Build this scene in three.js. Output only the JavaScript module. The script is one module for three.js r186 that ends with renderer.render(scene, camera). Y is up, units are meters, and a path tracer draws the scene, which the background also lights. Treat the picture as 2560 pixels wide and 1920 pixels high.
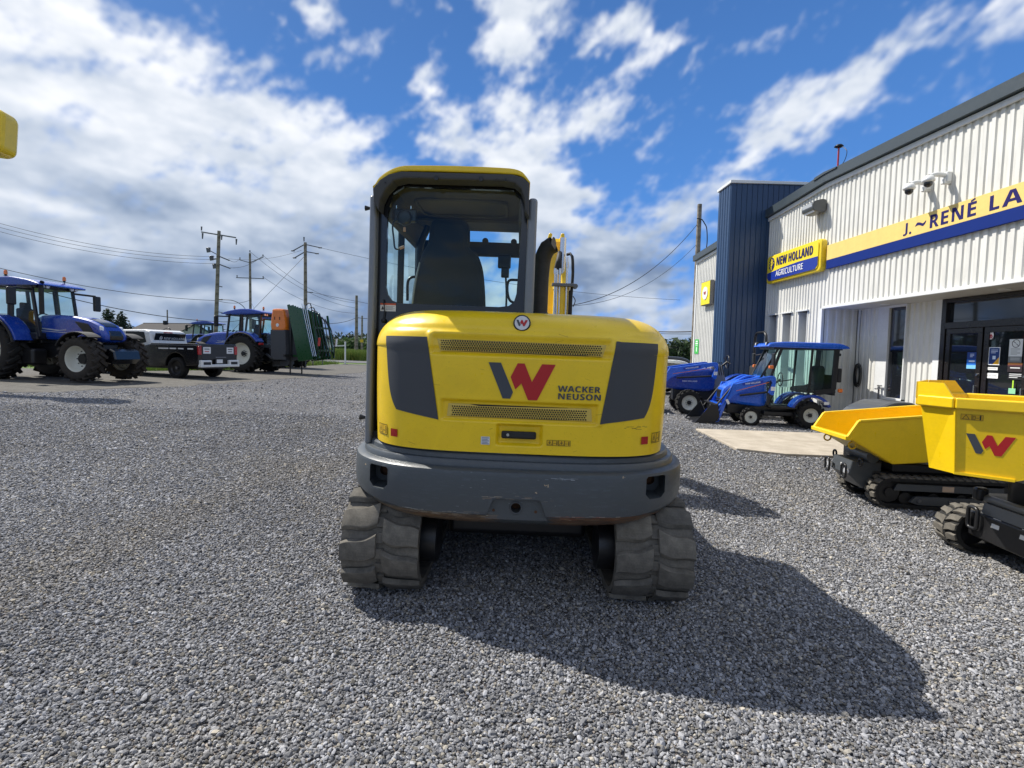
import * as THREE from 'three';
import { mergeGeometries, toCreasedNormals } from 'three/addons/utils/BufferGeometryUtils.js';
import { RoundedBoxGeometry } from 'three/addons/geometries/RoundedBoxGeometry.js';
import { TextGeometry } from 'three/addons/geometries/TextGeometry.js';
import { FontLoader } from 'three/addons/loaders/FontLoader.js';
import { createNoise2D, createNoise3D } from 'simplex-noise';
import { Brush, Evaluator, SUBTRACTION } from 'three-bvh-csg';

// ---------------------------------------------------------------- camera, sky, sun, exposure
function rngOf(seed) { let s = seed >>> 0; return () => { s = (s + 0x6D2B79F5) >>> 0; let t = s; t = Math.imul(t ^ (t >>> 15), t | 1); t ^= t + Math.imul(t ^ (t >>> 7), t | 61); return ((t ^ (t >>> 14)) >>> 0) / 4294967296; }; }
const rnd = rngOf(7), R = THREE.MathUtils.degToRad;
const scene = new THREE.Scene();
const renderer = new THREE.WebGLRenderer({ antialias: true });
renderer.setSize(1024, 768);
renderer.shadowMap.enabled = true;
renderer.toneMapping = THREE.LinearToneMapping;
renderer.toneMappingExposure = 1.36;
const FPX = 1300, EYE = 1.6;
const camera = new THREE.PerspectiveCamera(2 * Math.atan(960 / FPX) * 180 / Math.PI, 4 / 3, 0.1, 3000);
camera.position.set(0, EYE, 0);
camera.rotation.order = 'YXZ';
camera.rotation.set(R(-3.43), R(-1.5), R(1.2));
camera.updateMatrixWorld(true);
// photo pixel -> direction from the lens
function dirOf(px, py) { return new THREE.Vector3((px - 1280) / FPX, -(py - 960) / FPX, -1).normalize().applyQuaternion(camera.quaternion); }
const gy = (x) => -0.018 * x;                                          // the yard falls gently to the right
function atZ(px, py, z) { const d = dirOf(px, py); return camera.position.clone().addScaledVector(d, z / d.z); }

const SUN = new THREE.Vector3(-0.540, 0.773, -0.326).normalize();
const sun = new THREE.DirectionalLight(new THREE.Color(1, 0.955, 0.88), 4.9);
sun.position.copy(SUN).multiplyScalar(120);
sun.castShadow = true; sun.shadow.mapSize.set(4096, 4096);
Object.assign(sun.shadow.camera, { left: -60, right: 60, top: 60, bottom: -60, near: 1, far: 300 });
scene.add(sun, sun.target);

(function makeSky() {
  const n2 = createNoise2D(rngOf(11)), n3 = createNoise2D(rngOf(23));
  const fbm = (x, y, o, n = n2) => { let s = 0, a = 0.5, t = 0; for (let i = 0; i < o; i++) { s += a * n(x, y); t += a; a *= 0.52; x = x * 2.03 + 17.3; y = y * 2.03 - 9.1; } return s / t; };
  const D = 180 / Math.PI;
  const azel = ([px, py]) => { const d = dirOf(px, py); return [Math.atan2(d.x, -d.z) * D, Math.asin(d.y) * D]; };
  const polys = [
    [[-900, -320], [180, -260], [330, -10], [480, 110], [700, 215], [880, 290], [930, 390], [1060, 425], [1110, 560], [1130, 690], [1140, 880], [-900, 880]],
    [[1220, -160], [1440, -160], [1400, 50], [1330, 150], [1325, 240], [1420, 300], [1560, 190], [1690, 95], [1610, 200], [1500, 300], [1400, 380], [1470, 460], [1560, 560], [1500, 640], [1250, 660], [1190, 480], [1130, 400], [1010, 350], [1040, 280], [1100, 320], [1080, 190], [1190, 300], [1255, 230], [1215, 90]],
    [[1430, 150], [1450, 80], [1530, 10], [1640, 40], [1650, 90], [1560, 130], [1480, 160]],
    [[1480, 560], [1700, 500], [1830, 420], [1850, 300], [1930, 260], [2070, 190], [2180, 110], [2330, 30], [2620, -150], [2700, -60], [2400, 95], [2250, 190], [2170, 290], [2020, 370], [1900, 380], [1930, 450], [1800, 520], [1620, 640]],
    [[720, -40], [860, -30], [870, 45], [800, 55], [745, 25]],
    [[690, 45], [735, 50], [740, 75], [705, 70]],
    [[1080, -20], [1130, 0], [1140, 40], [1095, 40]],
    [[1340, 520], [1560, 480], [1750, 440], [1760, 900], [1340, 900]],
  ].map((p) => p.map(azel));
  const soft = [4.2, 3.0, 2.6, 3.2, 1.8, 1.2, 1.2, 4.5], gain = [0.12, 0.16, 0.12, 0.17, 0.06, 0.05, 0.0, -0.02];
  const sd = (x, y, P) => {
    let d = 1e9, s = 1;
    for (let i = 0, j = P.length - 1; i < P.length; j = i++) {
      const ex = P[j][0] - P[i][0], ey = P[j][1] - P[i][1], wx = x - P[i][0], wy = y - P[i][1];
      const t = Math.max(0, Math.min(1, (wx * ex + wy * ey) / (ex * ex + ey * ey))), bx = wx - ex * t, by = wy - ey * t;
      d = Math.min(d, bx * bx + by * by);
      const c1 = y >= P[i][1], c2 = y < P[j][1], c3 = ex * wy > ey * wx;
      if ((c1 && c2 && c3) || (!c1 && !c2 && !c3)) s = -s;
    }
    return s * Math.sqrt(d);
  };
  const W = 2048, H = 1024, data = new Float32Array(W * H * 4), ss = (x, a, b) => { const t = Math.max(0, Math.min(1, (x - a) / (b - a))); return t * t * (3 - 2 * t); }, mix = THREE.MathUtils.lerp;
  for (let row = 0; row < H; row++) {
    const el = ((row + 0.5) / H - 0.5) * 180;
    for (let col = 0; col < W; col++) {
      const round = ((col + 0.5) / W - 0.5) * 2 * Math.PI, ce = Math.cos(el / D), dx = Math.cos(round) * ce, dz = Math.sin(round) * ce, dy = Math.sin(el / D);
      const az = Math.atan2(dx, -dz) * D, i = (row * W + col) * 4;
      if (el < -1.5) { data[i] = 0.17; data[i + 1] = 0.175; data[i + 2] = 0.17; data[i + 3] = 1; continue; }
      const e = Math.max(0, el);
      // clear air: deep blue overhead, paler low down
      const k = Math.pow(1 - Math.min(1, e / 75), 2.2);
      let r = mix(0.035, 0.117, k), g = mix(0.092, 0.35, k), b = mix(0.27, 0.87, k);
      const cosS = dx * SUN.x + dy * SUN.y + dz * SUN.z, halo = Math.pow(Math.max(0, cosS), 10);
      r += 0.10 * halo; g += 0.11 * halo; b += 0.10 * halo;
      // warp so that cloud edges fray
      const h = 1 / (Math.sin(Math.max(3, e) / D) + 0.12), cx = dx * h, cz = dz * h;
      const w1 = fbm(cx * 2.1 + 3, cz * 2.1, 4), w2 = fbm(cx * 2.1 - 40, cz * 2.1 + 9, 4);
      const x = az + 3.0 * w1, y = e + 2.2 * w2;
      // streaky texture, rising to the left as the bank does
      const st = fbm((az * 0.86 + e * 0.5) * 0.085, (e * 0.86 - az * 0.5) * 0.21, 6, n3), bil = fbm(az * 0.11 + 5, e * 0.24 + 2, 6);
      let dens = -1, cover = 0;
      const front = Math.abs(az) < 85 && e < 60;
      if (front) for (let q = 0; q < polys.length; q++) {
        const s0 = sd(x, y, polys[q]);
        dens = Math.max(dens, -s0 / soft[q] * 0.5 + gain[q]);
        if (q === 0) cover = Math.max(0, Math.min(1, -s0 / 6));
      }
      dens = Math.min(dens, 0.62);
      // broken cloud goes on all round and overhead, thickened out of view to whiten shade
      const far = fbm(cx * 0.9 + 60, cz * 0.9 + 12, 5) * 1.1 + 0.34, edge = front ? Math.max(ss(Math.abs(az), 52, 80), ss(e, 42, 60)) : 1;
      dens = mix(dens, far, edge);
      // low layered band
      const low = ss(e, 15, 4) * (0.62 + 0.55 * fbm(az * 0.045 + 8, e * 0.2 + 4, 5));
      dens = Math.max(dens, low * 0.9 - 0.12);
      const tex = mix(bil, st, 0.6), wisp = fbm((az * 0.8 + e * 0.6) * 0.42, (e * 0.8 - az * 0.6) * 0.75 + 40, 5, n3);
      const a = ss(dens + 0.62 * tex + 0.20 * wisp, -0.06, 0.58) * ss(el, -1.5, 0.5);
      // how much light a cloud throws at us: thick low cloud shows its grey base
      const sh = fbm(az * 0.075 + 31, e * 0.2 + 7, 5), fine = fbm(az * 0.3, e * 0.6 + 3, 4);
      let lit = 0.88 + 0.20 * sh + 0.08 * fine + 0.12 * halo;
      const base = ss(e, 20, 7) * (0.72 + 0.75 * fbm(az * 0.055 + 71, e * 0.15 + 17, 5));
      lit -= Math.max(0, Math.min(0.52, base * 0.52)) * (0.55 + 0.45 * a);
      lit = Math.max(0.22, Math.min(1.05, lit));
      const cr = 0.86 * Math.pow(lit, 1.42), cg = 0.88 * Math.pow(lit, 1.16), cb = 0.92 * Math.pow(lit, 0.84);
      const air = 0.86; data[i] = air * mix(r, cr, a * 0.97); data[i + 1] = air * mix(g, cg, a * 0.97); data[i + 2] = air * mix(b, cb, a * 0.96); data[i + 3] = 1;
    }
  }
  const t = new THREE.DataTexture(data, W, H, THREE.RGBAFormat, THREE.FloatType);
  t.mapping = THREE.EquirectangularReflectionMapping; t.magFilter = t.minFilter = THREE.LinearFilter; t.needsUpdate = true;
  scene.background = t; scene.environment = t;
})();

// ---------------------------------------------------------------- helpers
const font = await new FontLoader().loadAsync('fonts/droid/droid_sans_bold.typeface.json');
const fontR = await new FontLoader().loadAsync('fonts/droid/droid_sans_regular.typeface.json');
const V = (x, y, z) => new THREE.Vector3(x, y, z);
const names = new Map();
function numbered(n) { const c = names.get(n) ?? 0; names.set(n, c + 1); return c ? n + '_' + String(c).padStart(3, '0') : n; }
function metreUV(g) {                                               // uv in metres from the dominant side of each face
  const p = g.attributes.position, n = g.attributes.normal, uv = new Float32Array(p.count * 2);
  for (let i = 0; i < p.count; i += 3) {
    let ax = 0, ay = 0, az = 0;
    for (let j = 0; j < 3; j++) { ax += n.getX(i + j); ay += n.getY(i + j); az += n.getZ(i + j); }
    ax = Math.abs(ax); ay = Math.abs(ay); az = Math.abs(az);
    for (let j = 0; j < 3; j++) {
      const x = p.getX(i + j), y = p.getY(i + j), z = p.getZ(i + j);
      const [u, v] = ay >= ax && ay >= az ? [x, z] : ax >= az ? [z, y] : [x, y];
      uv[(i + j) * 2] = u; uv[(i + j) * 2 + 1] = v;
    }
  }
  g.setAttribute('uv', new THREE.BufferAttribute(uv, 2));
  return g;
}
function clean(g) {
  if (g.index) g = g.toNonIndexed();
  for (const k of Object.keys(g.attributes)) if (k !== 'position' && k !== 'normal') g.deleteAttribute(k);
  if (!g.attributes.normal) g.computeVertexNormals();
  g.clearGroups();
  return g;
}
function join(geos) { const a = [].concat(geos).flat(9).map(clean); return metreUV(a.length > 1 ? mergeGeometries(a) : a[0]); }
function part(parent, name, geos, material, o = {}) {
  const m = new THREE.Mesh(o.raw ? geos : join(geos), material);
  m.name = name; m.castShadow = m.receiveShadow = true;
  if (o.label) m.userData.label = o.label;
  if (o.kind) m.userData.kind = o.kind;
  parent.add(m);
  return m;
}
function thing(name, label, category, pos = [0, 0, 0], turn = 0, group) {
  const g = new THREE.Group(); g.name = numbered(name); g.position.set(...pos); g.rotation.y = turn;
  g.userData = { label, category }; if (group) g.userData.group = group;
  scene.add(g); return g;
}
function single(name, label, category, geos, material, group) {
  const m = part(scene, numbered(name), geos, material); m.userData = { label, category }; if (group) m.userData.group = group; return m;
}
function structure(name, geos, material) { const m = part(scene, numbered(name), geos, material); m.userData.kind = 'structure'; return m; }
function copy(src, pos, turn, label) { const c = src.clone(); c.name = numbered(src.name.replace(/_\d{3}$/, '')); c.position.set(...pos); c.rotation.y = turn; c.userData = { ...src.userData, label }; scene.add(c); return c; }
const xf = (g, x = 0, y = 0, z = 0, rx = 0, ry = 0, rz = 0) => g.applyMatrix4(new THREE.Matrix4().compose(V(x, y, z), new THREE.Quaternion().setFromEuler(new THREE.Euler(rx, ry, rz)), V(1, 1, 1)));
function box(w, h, d, x = 0, y = 0, z = 0, r = 0, rx = 0, ry = 0, rz = 0) {
  const g = r > 0 ? new RoundedBoxGeometry(w, h, d, 2, Math.min(r, w / 2.01, h / 2.01, d / 2.01)) : new THREE.BoxGeometry(w, h, d);
  return xf(g, x, y, z, rx, ry, rz);
}
function cyl(r0, r1, len, axis, x = 0, y = 0, z = 0, seg = 20, open = false) {
  const g = new THREE.CylinderGeometry(r1, r0, len, seg, 1, open);
  if (axis === 'x') g.rotateZ(-Math.PI / 2); else if (axis === 'z') g.rotateX(Math.PI / 2);
  return xf(g, x, y, z);
}
function rod(a, b, r, seg = 10, r2 = r) {                            // round bar from a to b
  const A = V(...a), B = V(...b), d = B.clone().sub(A), g = new THREE.CylinderGeometry(r2, r, d.length(), seg);
  g.applyQuaternion(new THREE.Quaternion().setFromUnitVectors(V(0, 1, 0), d.clone().normalize()));
  return xf(g, ...A.add(B).multiplyScalar(0.5).toArray());
}
function beam(a, b, w, h, r = 0) {                                   // rectangular bar from a to b; h lies in the vertical plane
  const A = V(...a), B = V(...b), d = B.clone().sub(A), L = d.length(); d.normalize();
  let side = V(0, 1, 0).cross(d); if (side.lengthSq() < 1e-6) side = V(0, 0, 1); side.normalize();
  const up = d.clone().cross(side), m = new THREE.Matrix4().makeBasis(d, up.negate(), side);
  m.setPosition(A.add(B).multiplyScalar(0.5));
  return (r ? new RoundedBoxGeometry(L, h, w, 2, r) : new THREE.BoxGeometry(L, h, w)).applyMatrix4(m);
}
const tube = (pts, r, seg = 24, rad = 8, closed = false) => new THREE.TubeGeometry(new THREE.CatmullRomCurve3(pts.map((p) => V(...p)), closed, 'centripetal'), seg, r, rad, closed);
function shapeOf(pts, holes = []) { const s = new THREE.Shape(pts.map((p) => new THREE.Vector2(...p))); for (const h of holes) s.holes.push(new THREE.Path(h.map((p) => new THREE.Vector2(...p)))); return s; }
function ext(pts, depth, o = {}) {                                   // outline in x,y pushed along z, centred on z
  const b = o.bevel ?? 0, g = new THREE.ExtrudeGeometry(shapeOf(pts, o.holes), { depth: depth - 2 * b, bevelEnabled: b > 0, bevelThickness: b, bevelSize: b, bevelOffset: -b, bevelSegments: 2, curveSegments: 8 });
  return xf(g, o.x ?? 0, o.y ?? 0, (o.z ?? 0) - depth / 2 + b, 0, 0, 0);
}
function smooth(pts, n = 4, closed = true) { return new THREE.CatmullRomCurve3(pts.map(([x, y]) => V(x, y, 0)), closed, 'catmullrom', 0.35).getPoints(pts.length * n).slice(0, closed ? -1 : undefined).map((p) => [p.x, p.y]); }
function rrect(x0, y0, x1, y1, r, n = 4) { const o = []; for (const [cx, cy, a] of [[x1 - r, y1 - r, 0], [x0 + r, y1 - r, 1], [x0 + r, y0 + r, 2], [x1 - r, y0 + r, 3]]) for (let i = 0; i <= n; i++) { const t = (a + i / n) * Math.PI / 2; o.push([cx + r * Math.cos(t), cy + r * Math.sin(t)]); } return o; }
function lathe(pts, axis, x = 0, y = 0, z = 0, seg = 32) {
  const g = new THREE.LatheGeometry(pts.map((p) => new THREE.Vector2(...p)), seg);
  if (axis === 'x') g.rotateZ(-Math.PI / 2); else if (axis === 'z') g.rotateX(Math.PI / 2);
  return xf(g, x, y, z);
}
const crease = (g, a = 0.7) => toCreasedNormals(g, a);
function text(s, size, depth = 0.004, f = font) { const g = new TextGeometry(s, { font: f, size, depth, curveSegments: 4, bevelEnabled: false }); g.computeBoundingBox(); return g; }
function textFit(s, w, h, depth, f = font) { const g = text(s, 1, depth, f), b = g.boundingBox; g.translate(-b.min.x, -b.min.y, 0); g.scale(w / (b.max.x - b.min.x), h / (b.max.y - b.min.y), 1); return g; }

// ---------------------------------------------------------------- computed textures (colour and grain only), uv in metres
function dataTex(n, fn, repeat = 1, srgb = true) {
  const d = new Uint8Array(n * n * 4);
  for (let y = 0; y < n; y++) for (let x = 0; x < n; x++) { const c = fn(x / n, y / n, x, y), i = (y * n + x) * 4; d[i] = c[0] * 255; d[i + 1] = c[1] * 255; d[i + 2] = c[2] * 255; d[i + 3] = 255; }
  const t = new THREE.DataTexture(d, n, n); t.wrapS = t.wrapT = THREE.RepeatWrapping; t.magFilter = THREE.LinearFilter; t.minFilter = THREE.LinearMipmapLinearFilter; t.generateMipmaps = true;
  t.repeat.set(repeat, repeat); if (srgb) t.colorSpace = THREE.SRGBColorSpace; t.needsUpdate = true; return t;
}
const cl = (v) => Math.max(0, Math.min(1, v));
const tn = createNoise3D(rngOf(5));
function per(u, v, f, s = 0) {                                        // tileable noise
  const a = u * 2 * Math.PI, b = v * 2 * Math.PI, r = f / (2 * Math.PI);
  return 0.5 * (tn(Math.cos(a) * r + s, Math.sin(a) * r, Math.cos(b) * r * 1.1 + Math.sin(b) * r * 0.37) + tn(Math.cos(b) * r - s, Math.sin(b) * r, Math.sin(a) * r * 0.8 + 3.1 * s + Math.cos(a) * r * 0.4));
}
const pf = (u, v, f, s) => 0.55 * per(u, v, f, s) + 0.3 * per(u, v, f * 2.1, s + 3) + 0.15 * per(u, v, f * 4.3, s + 7);
const dust = dataTex(256, (u, v) => { const k = 0.97 + 0.035 * pf(u, v, 6, 1) + 0.03 * pf(u, v, 40, 2); return [cl(k), cl(k), cl(k * 0.995)]; }, 0.9);
const grime = dataTex(512, (u, v) => { const k = 0.82 + 0.2 * pf(u, v, 7, 4) + 0.12 * pf(u, v, 50, 9); return [cl(k), cl(k * 0.985), cl(k * 0.96)]; }, 1.4);
const roughT = dataTex(256, (u, v) => { const k = cl(0.78 + 0.3 * pf(u, v, 9, 12) + 0.12 * pf(u, v, 60, 3)); return [k, k, k]; }, 1.1, false);
const bumpT = dataTex(256, (u, v) => { const k = cl(0.5 + 0.5 * pf(u, v, 60, 21)); return [k, k, k]; }, 3, false);
const lin = (r, g, b) => new THREE.Color().setRGB(r, g, b);
const std = (c, rough = 0.6, o = {}) => new THREE.MeshStandardMaterial({ color: c, roughness: rough, ...o });
const paint = (c, rough = 0.32, o = {}) => new THREE.MeshPhysicalMaterial({ color: c, roughness: rough, clearcoat: 0.55, clearcoatRoughness: 0.18, map: dust, roughnessMap: roughT, ...o });
const M = {
  yellow: paint(lin(0.93, 0.62, 0.006), 0.45, { clearcoat: 0.35, clearcoatRoughness: 0.25 }), yellowFlat: std(lin(0.80, 0.52, 0.018), 0.55, { map: dust }),
  blue: paint(lin(0.008, 0.052, 0.37), 0.34), blueLight: paint(lin(0.014, 0.125, 0.70), 0.34),
  white: paint(lin(0.78, 0.78, 0.76), 0.35), cream: std(lin(0.70, 0.69, 0.60), 0.5, { map: dust }),
  slate: paint(lin(0.066, 0.073, 0.080), 0.5, { clearcoat: 0.2 }), panelGrey: std(lin(0.052, 0.056, 0.062), 0.62, { bumpMap: bumpT, bumpScale: 0.0006 }),
  postGrey: paint(lin(0.20, 0.215, 0.24), 0.45, { clearcoat: 0.25 }), black: std(lin(0.012, 0.012, 0.013), 0.5, { roughnessMap: roughT }), blackGloss: paint(lin(0.006, 0.006, 0.007), 0.22),
  plastic: std(lin(0.026, 0.026, 0.027), 0.68, { map: grime, bumpMap: bumpT, bumpScale: 0.0005 }), liner: std(lin(0.060, 0.053, 0.044), 0.85, { bumpMap: bumpT, bumpScale: 0.001 }),
  rubber: std(lin(0.19, 0.178, 0.155), 0.9, { map: grime, bumpMap: bumpT, bumpScale: 0.0015 }), tyre: std(lin(0.020, 0.0195, 0.019), 0.88, { map: grime, bumpMap: bumpT, bumpScale: 0.002 }), tyreDusty: std(lin(0.050, 0.042, 0.034), 0.92, { map: grime, bumpMap: bumpT, bumpScale: 0.002 }),
  chrome: std(lin(0.62, 0.63, 0.64), 0.22, { metalness: 1 }), steel: std(lin(0.35, 0.35, 0.36), 0.42, { metalness: 0.9, roughnessMap: roughT }), dull: std(lin(0.16, 0.16, 0.165), 0.55, { metalness: 0.5 }),
  rust: std(lin(0.16, 0.075, 0.035), 0.92, { map: grime }), red: paint(lin(0.42, 0.012, 0.014), 0.35), logoRed: std(lin(0.46, 0.012, 0.014), 0.5), logoGrey: std(lin(0.055, 0.062, 0.075), 0.55), reflector: std(lin(0.40, 0.012, 0.01), 0.25),
  orange: paint(lin(0.78, 0.20, 0.015), 0.4), green: paint(lin(0.010, 0.070, 0.018), 0.4), amber: new THREE.MeshPhysicalMaterial({ color: lin(0.80, 0.20, 0.03), roughness: 0.2, clearcoat: 0.6 }),
  glass: new THREE.MeshPhysicalMaterial({ color: lin(0.84, 0.955, 0.94), transmission: 1, thickness: 0, roughness: 0.01, ior: 1.36 }),
  glassDark: new THREE.MeshPhysicalMaterial({ color: lin(0.012, 0.014, 0.018), roughness: 0.04, clearcoat: 1, clearcoatRoughness: 0.02 }),
  tint: new THREE.MeshPhysicalMaterial({ color: lin(0.014, 0.014, 0.017), roughness: 0.12, specularIntensity: 0.35 }),
  lens: new THREE.MeshPhysicalMaterial({ color: lin(0.75, 0.77, 0.8), roughness: 0.12, clearcoat: 1 }),
  fabric: std(lin(0.020, 0.022, 0.026), 0.92, { bumpMap: bumpT, bumpScale: 0.001 }), label: std(lin(0.78, 0.78, 0.76), 0.55),
};
function canvasMat(w, h, draw, o = {}) {
  const c = document.createElement('canvas'); c.width = w; c.height = h; const x = c.getContext('2d'); draw(x, w, h);
  const t = new THREE.CanvasTexture(c); t.colorSpace = THREE.SRGBColorSpace; t.magFilter = THREE.LinearFilter;
  return std(0xffffff, 0.55, { map: t, ...o });
}
function plate(parent, name, w, h, m, pos, rot = [0, 0, 0], o = {}) {     // a thin printed plate, print on its front face
  const g = new THREE.PlaneGeometry(w, h); xf(g, 0, 0, 0, 0, 0, 0);
  const p = part(parent, name, g, m, { raw: true, ...o }); p.position.set(...pos); p.rotation.order = 'YXZ'; p.rotation.set(...rot); return p;
}

// ---------------------------------------------------------------- ground
const mac = createNoise2D(rngOf(77));
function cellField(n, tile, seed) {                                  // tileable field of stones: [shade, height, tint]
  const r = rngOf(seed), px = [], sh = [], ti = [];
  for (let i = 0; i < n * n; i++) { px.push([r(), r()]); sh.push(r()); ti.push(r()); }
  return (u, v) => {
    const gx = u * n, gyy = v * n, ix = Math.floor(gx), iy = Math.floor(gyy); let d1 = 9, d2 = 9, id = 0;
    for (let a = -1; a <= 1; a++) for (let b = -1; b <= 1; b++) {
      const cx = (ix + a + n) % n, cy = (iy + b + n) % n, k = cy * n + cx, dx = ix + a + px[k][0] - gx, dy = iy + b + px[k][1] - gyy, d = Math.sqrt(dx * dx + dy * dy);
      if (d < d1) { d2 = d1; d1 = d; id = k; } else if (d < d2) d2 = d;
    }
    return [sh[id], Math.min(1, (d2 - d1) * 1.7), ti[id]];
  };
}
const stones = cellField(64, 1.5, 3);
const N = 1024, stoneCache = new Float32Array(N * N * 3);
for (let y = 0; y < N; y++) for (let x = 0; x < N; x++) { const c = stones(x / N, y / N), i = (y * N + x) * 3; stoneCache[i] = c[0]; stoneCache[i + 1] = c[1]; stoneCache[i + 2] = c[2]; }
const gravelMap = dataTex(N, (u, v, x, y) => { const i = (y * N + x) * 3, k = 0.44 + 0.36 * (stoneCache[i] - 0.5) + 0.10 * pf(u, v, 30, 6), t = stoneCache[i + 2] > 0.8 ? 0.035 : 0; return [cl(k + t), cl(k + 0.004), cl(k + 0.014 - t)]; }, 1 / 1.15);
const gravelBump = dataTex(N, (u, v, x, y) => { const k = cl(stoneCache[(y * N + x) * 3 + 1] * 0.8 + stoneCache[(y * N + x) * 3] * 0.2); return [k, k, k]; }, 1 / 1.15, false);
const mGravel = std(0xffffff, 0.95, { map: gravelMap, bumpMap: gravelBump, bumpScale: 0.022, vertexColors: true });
const dirtMap = dataTex(512, (u, v) => { const k = 0.335 + 0.09 * pf(u, v, 8, 2) + 0.10 * pf(u, v, 90, 8) + 0.06 * pf(u, v, 25, 5); return [cl(k + 0.012), cl(k), cl(k - 0.025)]; }, 0.4);
const mDirt = std(0xffffff, 0.97, { map: dirtMap, bumpMap: bumpT, bumpScale: 0.006 });
const grassMap = dataTex(512, (u, v) => { const k = 0.5 + 0.35 * pf(u, v, 12, 31) + 0.25 * pf(u, v, 90, 35); return [cl(0.20 + 0.20 * k), cl(0.29 + 0.22 * k), cl(0.06 + 0.08 * k)]; }, 0.2);
const mGrass = std(0xffffff, 0.95, { map: grassMap });
const tarMap = dataTex(512, (u, v) => { const k = 0.36 + 0.05 * pf(u, v, 6, 41) + 0.07 * pf(u, v, 120, 44); return [cl(k), cl(k), cl(k * 1.01)]; }, 0.3);
const mTar = std(0xffffff, 0.9, { map: tarMap });
const inside = (x, z, P) => { let c = false; for (let i = 0, j = P.length - 1; i < P.length; j = i++) if ((P[i][1] > z) !== (P[j][1] > z) && x < ((P[j][0] - P[i][0]) * (z - P[i][1])) / (P[j][1] - P[i][1]) + P[i][0]) c = !c; return c; };
function sheet(P, lift) {                                            // flat sheet on the falling ground
  const g = new THREE.ShapeGeometry(shapeOf(P.map(([x, z]) => [x, -z]))); g.rotateX(-Math.PI / 2);
  const p = g.attributes.position; for (let i = 0; i < p.count; i++) p.setY(i, gy(p.getX(i)) + lift);
  g.computeVertexNormals(); return g;
}
structure('grass_field', sheet([[-1500, 60], [1500, 60], [1500, -2200], [-1500, -2200]], -0.045), mGrass);
const YARD = [[70, 15], [70, -49], [-14, -49], [-15.5, -30], [-17.5, -26.2], [-40, -19], [-70, -12], [-70, 15]];
const APRON = [[-40, -11.4], [-12.6, -14.6], [-10.8, -19], [-9.4, -27], [-8.4, -36], [-7.4, -48], [-14, -48.9], [-15.4, -30], [-17.4, -26.3], [-40, -19.1]];
const macro = (x, z) => {                                            // damp and dusty patches, driven lanes
  const a = mac(x * 0.13, z * 0.13) * 0.5 + mac(x * 0.5 + 7, z * 0.5) * 0.35 + mac(x * 1.7, z * 1.7 + 3) * 0.22;
  const lane = Math.exp(-(((x + 1.3 + 0.12 * z) / 0.55) ** 2)) + Math.exp(-(((x + 3.4 + 0.12 * z) / 0.6) ** 2));
  const d = THREE.MathUtils.clamp(0.5 * mac(x * 0.33 + 20, z * 0.33) + 0.45 * mac(x * 0.9, z * 0.35 + 40) + 0.6 * lane - 0.12, 0, 1);   // fines brought up by wheels, browner than the stone
  return [0.94 + 0.2 * a + 0.03 * d, 0.94 + 0.195 * a - 0.01 * d, 0.95 + 0.18 * a - 0.085 * d];
};
{
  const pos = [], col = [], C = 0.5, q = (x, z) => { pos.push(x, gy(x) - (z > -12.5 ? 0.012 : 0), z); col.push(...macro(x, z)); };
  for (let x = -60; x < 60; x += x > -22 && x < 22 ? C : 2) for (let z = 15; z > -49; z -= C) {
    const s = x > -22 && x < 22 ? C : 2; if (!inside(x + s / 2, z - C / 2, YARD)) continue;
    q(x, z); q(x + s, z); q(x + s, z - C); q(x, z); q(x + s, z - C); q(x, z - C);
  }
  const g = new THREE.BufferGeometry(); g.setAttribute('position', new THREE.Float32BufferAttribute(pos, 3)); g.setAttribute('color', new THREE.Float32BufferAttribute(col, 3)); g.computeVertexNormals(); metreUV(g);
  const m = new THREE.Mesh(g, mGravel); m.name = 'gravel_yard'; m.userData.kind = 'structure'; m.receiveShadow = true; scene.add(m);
}
{
  const P = APRON, out = [];
  P.forEach((a, i) => { const b = P[(i + 1) % P.length], n = Math.ceil(Math.hypot(b[0] - a[0], b[1] - a[1]) / 0.6); for (let k = 0; k < n; k++) { const t = k / n; out.push([a[0] + (b[0] - a[0]) * t + (i < 5 ? mac(k * 0.4, i * 9) * 0.5 : 0), a[1] + (b[1] - a[1]) * t + (i < 5 ? mac(k * 0.4 + 50, i * 9) * 0.35 : 0)]); } });
  structure('dirt_apron', sheet(out, 0.006), mDirt);
}
structure('road', sheet([[-400, -53], [400, -53], [400, -61], [-400, -61]], 0.0), mTar);
structure('concrete_pad', (() => { const g = ext([[4.35, 9.25], [5.05, 8.85], [7.2, 8.75], [8.4, 8.9], [8.45, 11.7], [7.6, 11.75], [4.55, 11.75]].map(([x, z]) => [x, z]), 0.1, { bevel: 0.012 }); g.rotateX(-Math.PI / 2); const p = g.attributes.position; for (let i = 0; i < p.count; i++) p.setY(i, p.getY(i) + gy(p.getX(i)) - 0.012); g.computeVertexNormals(); return g; })(),
  std(0xffffff, 0.92, { map: dataTex(512, (u, v) => { const k = 0.63 + 0.09 * pf(u, v, 5, 61) + 0.06 * pf(u, v, 60, 63); return [cl(k + 0.04), cl(k), cl(k - 0.065)]; }, 0.5), bumpMap: bumpT, bumpScale: 0.002 }));

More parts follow.
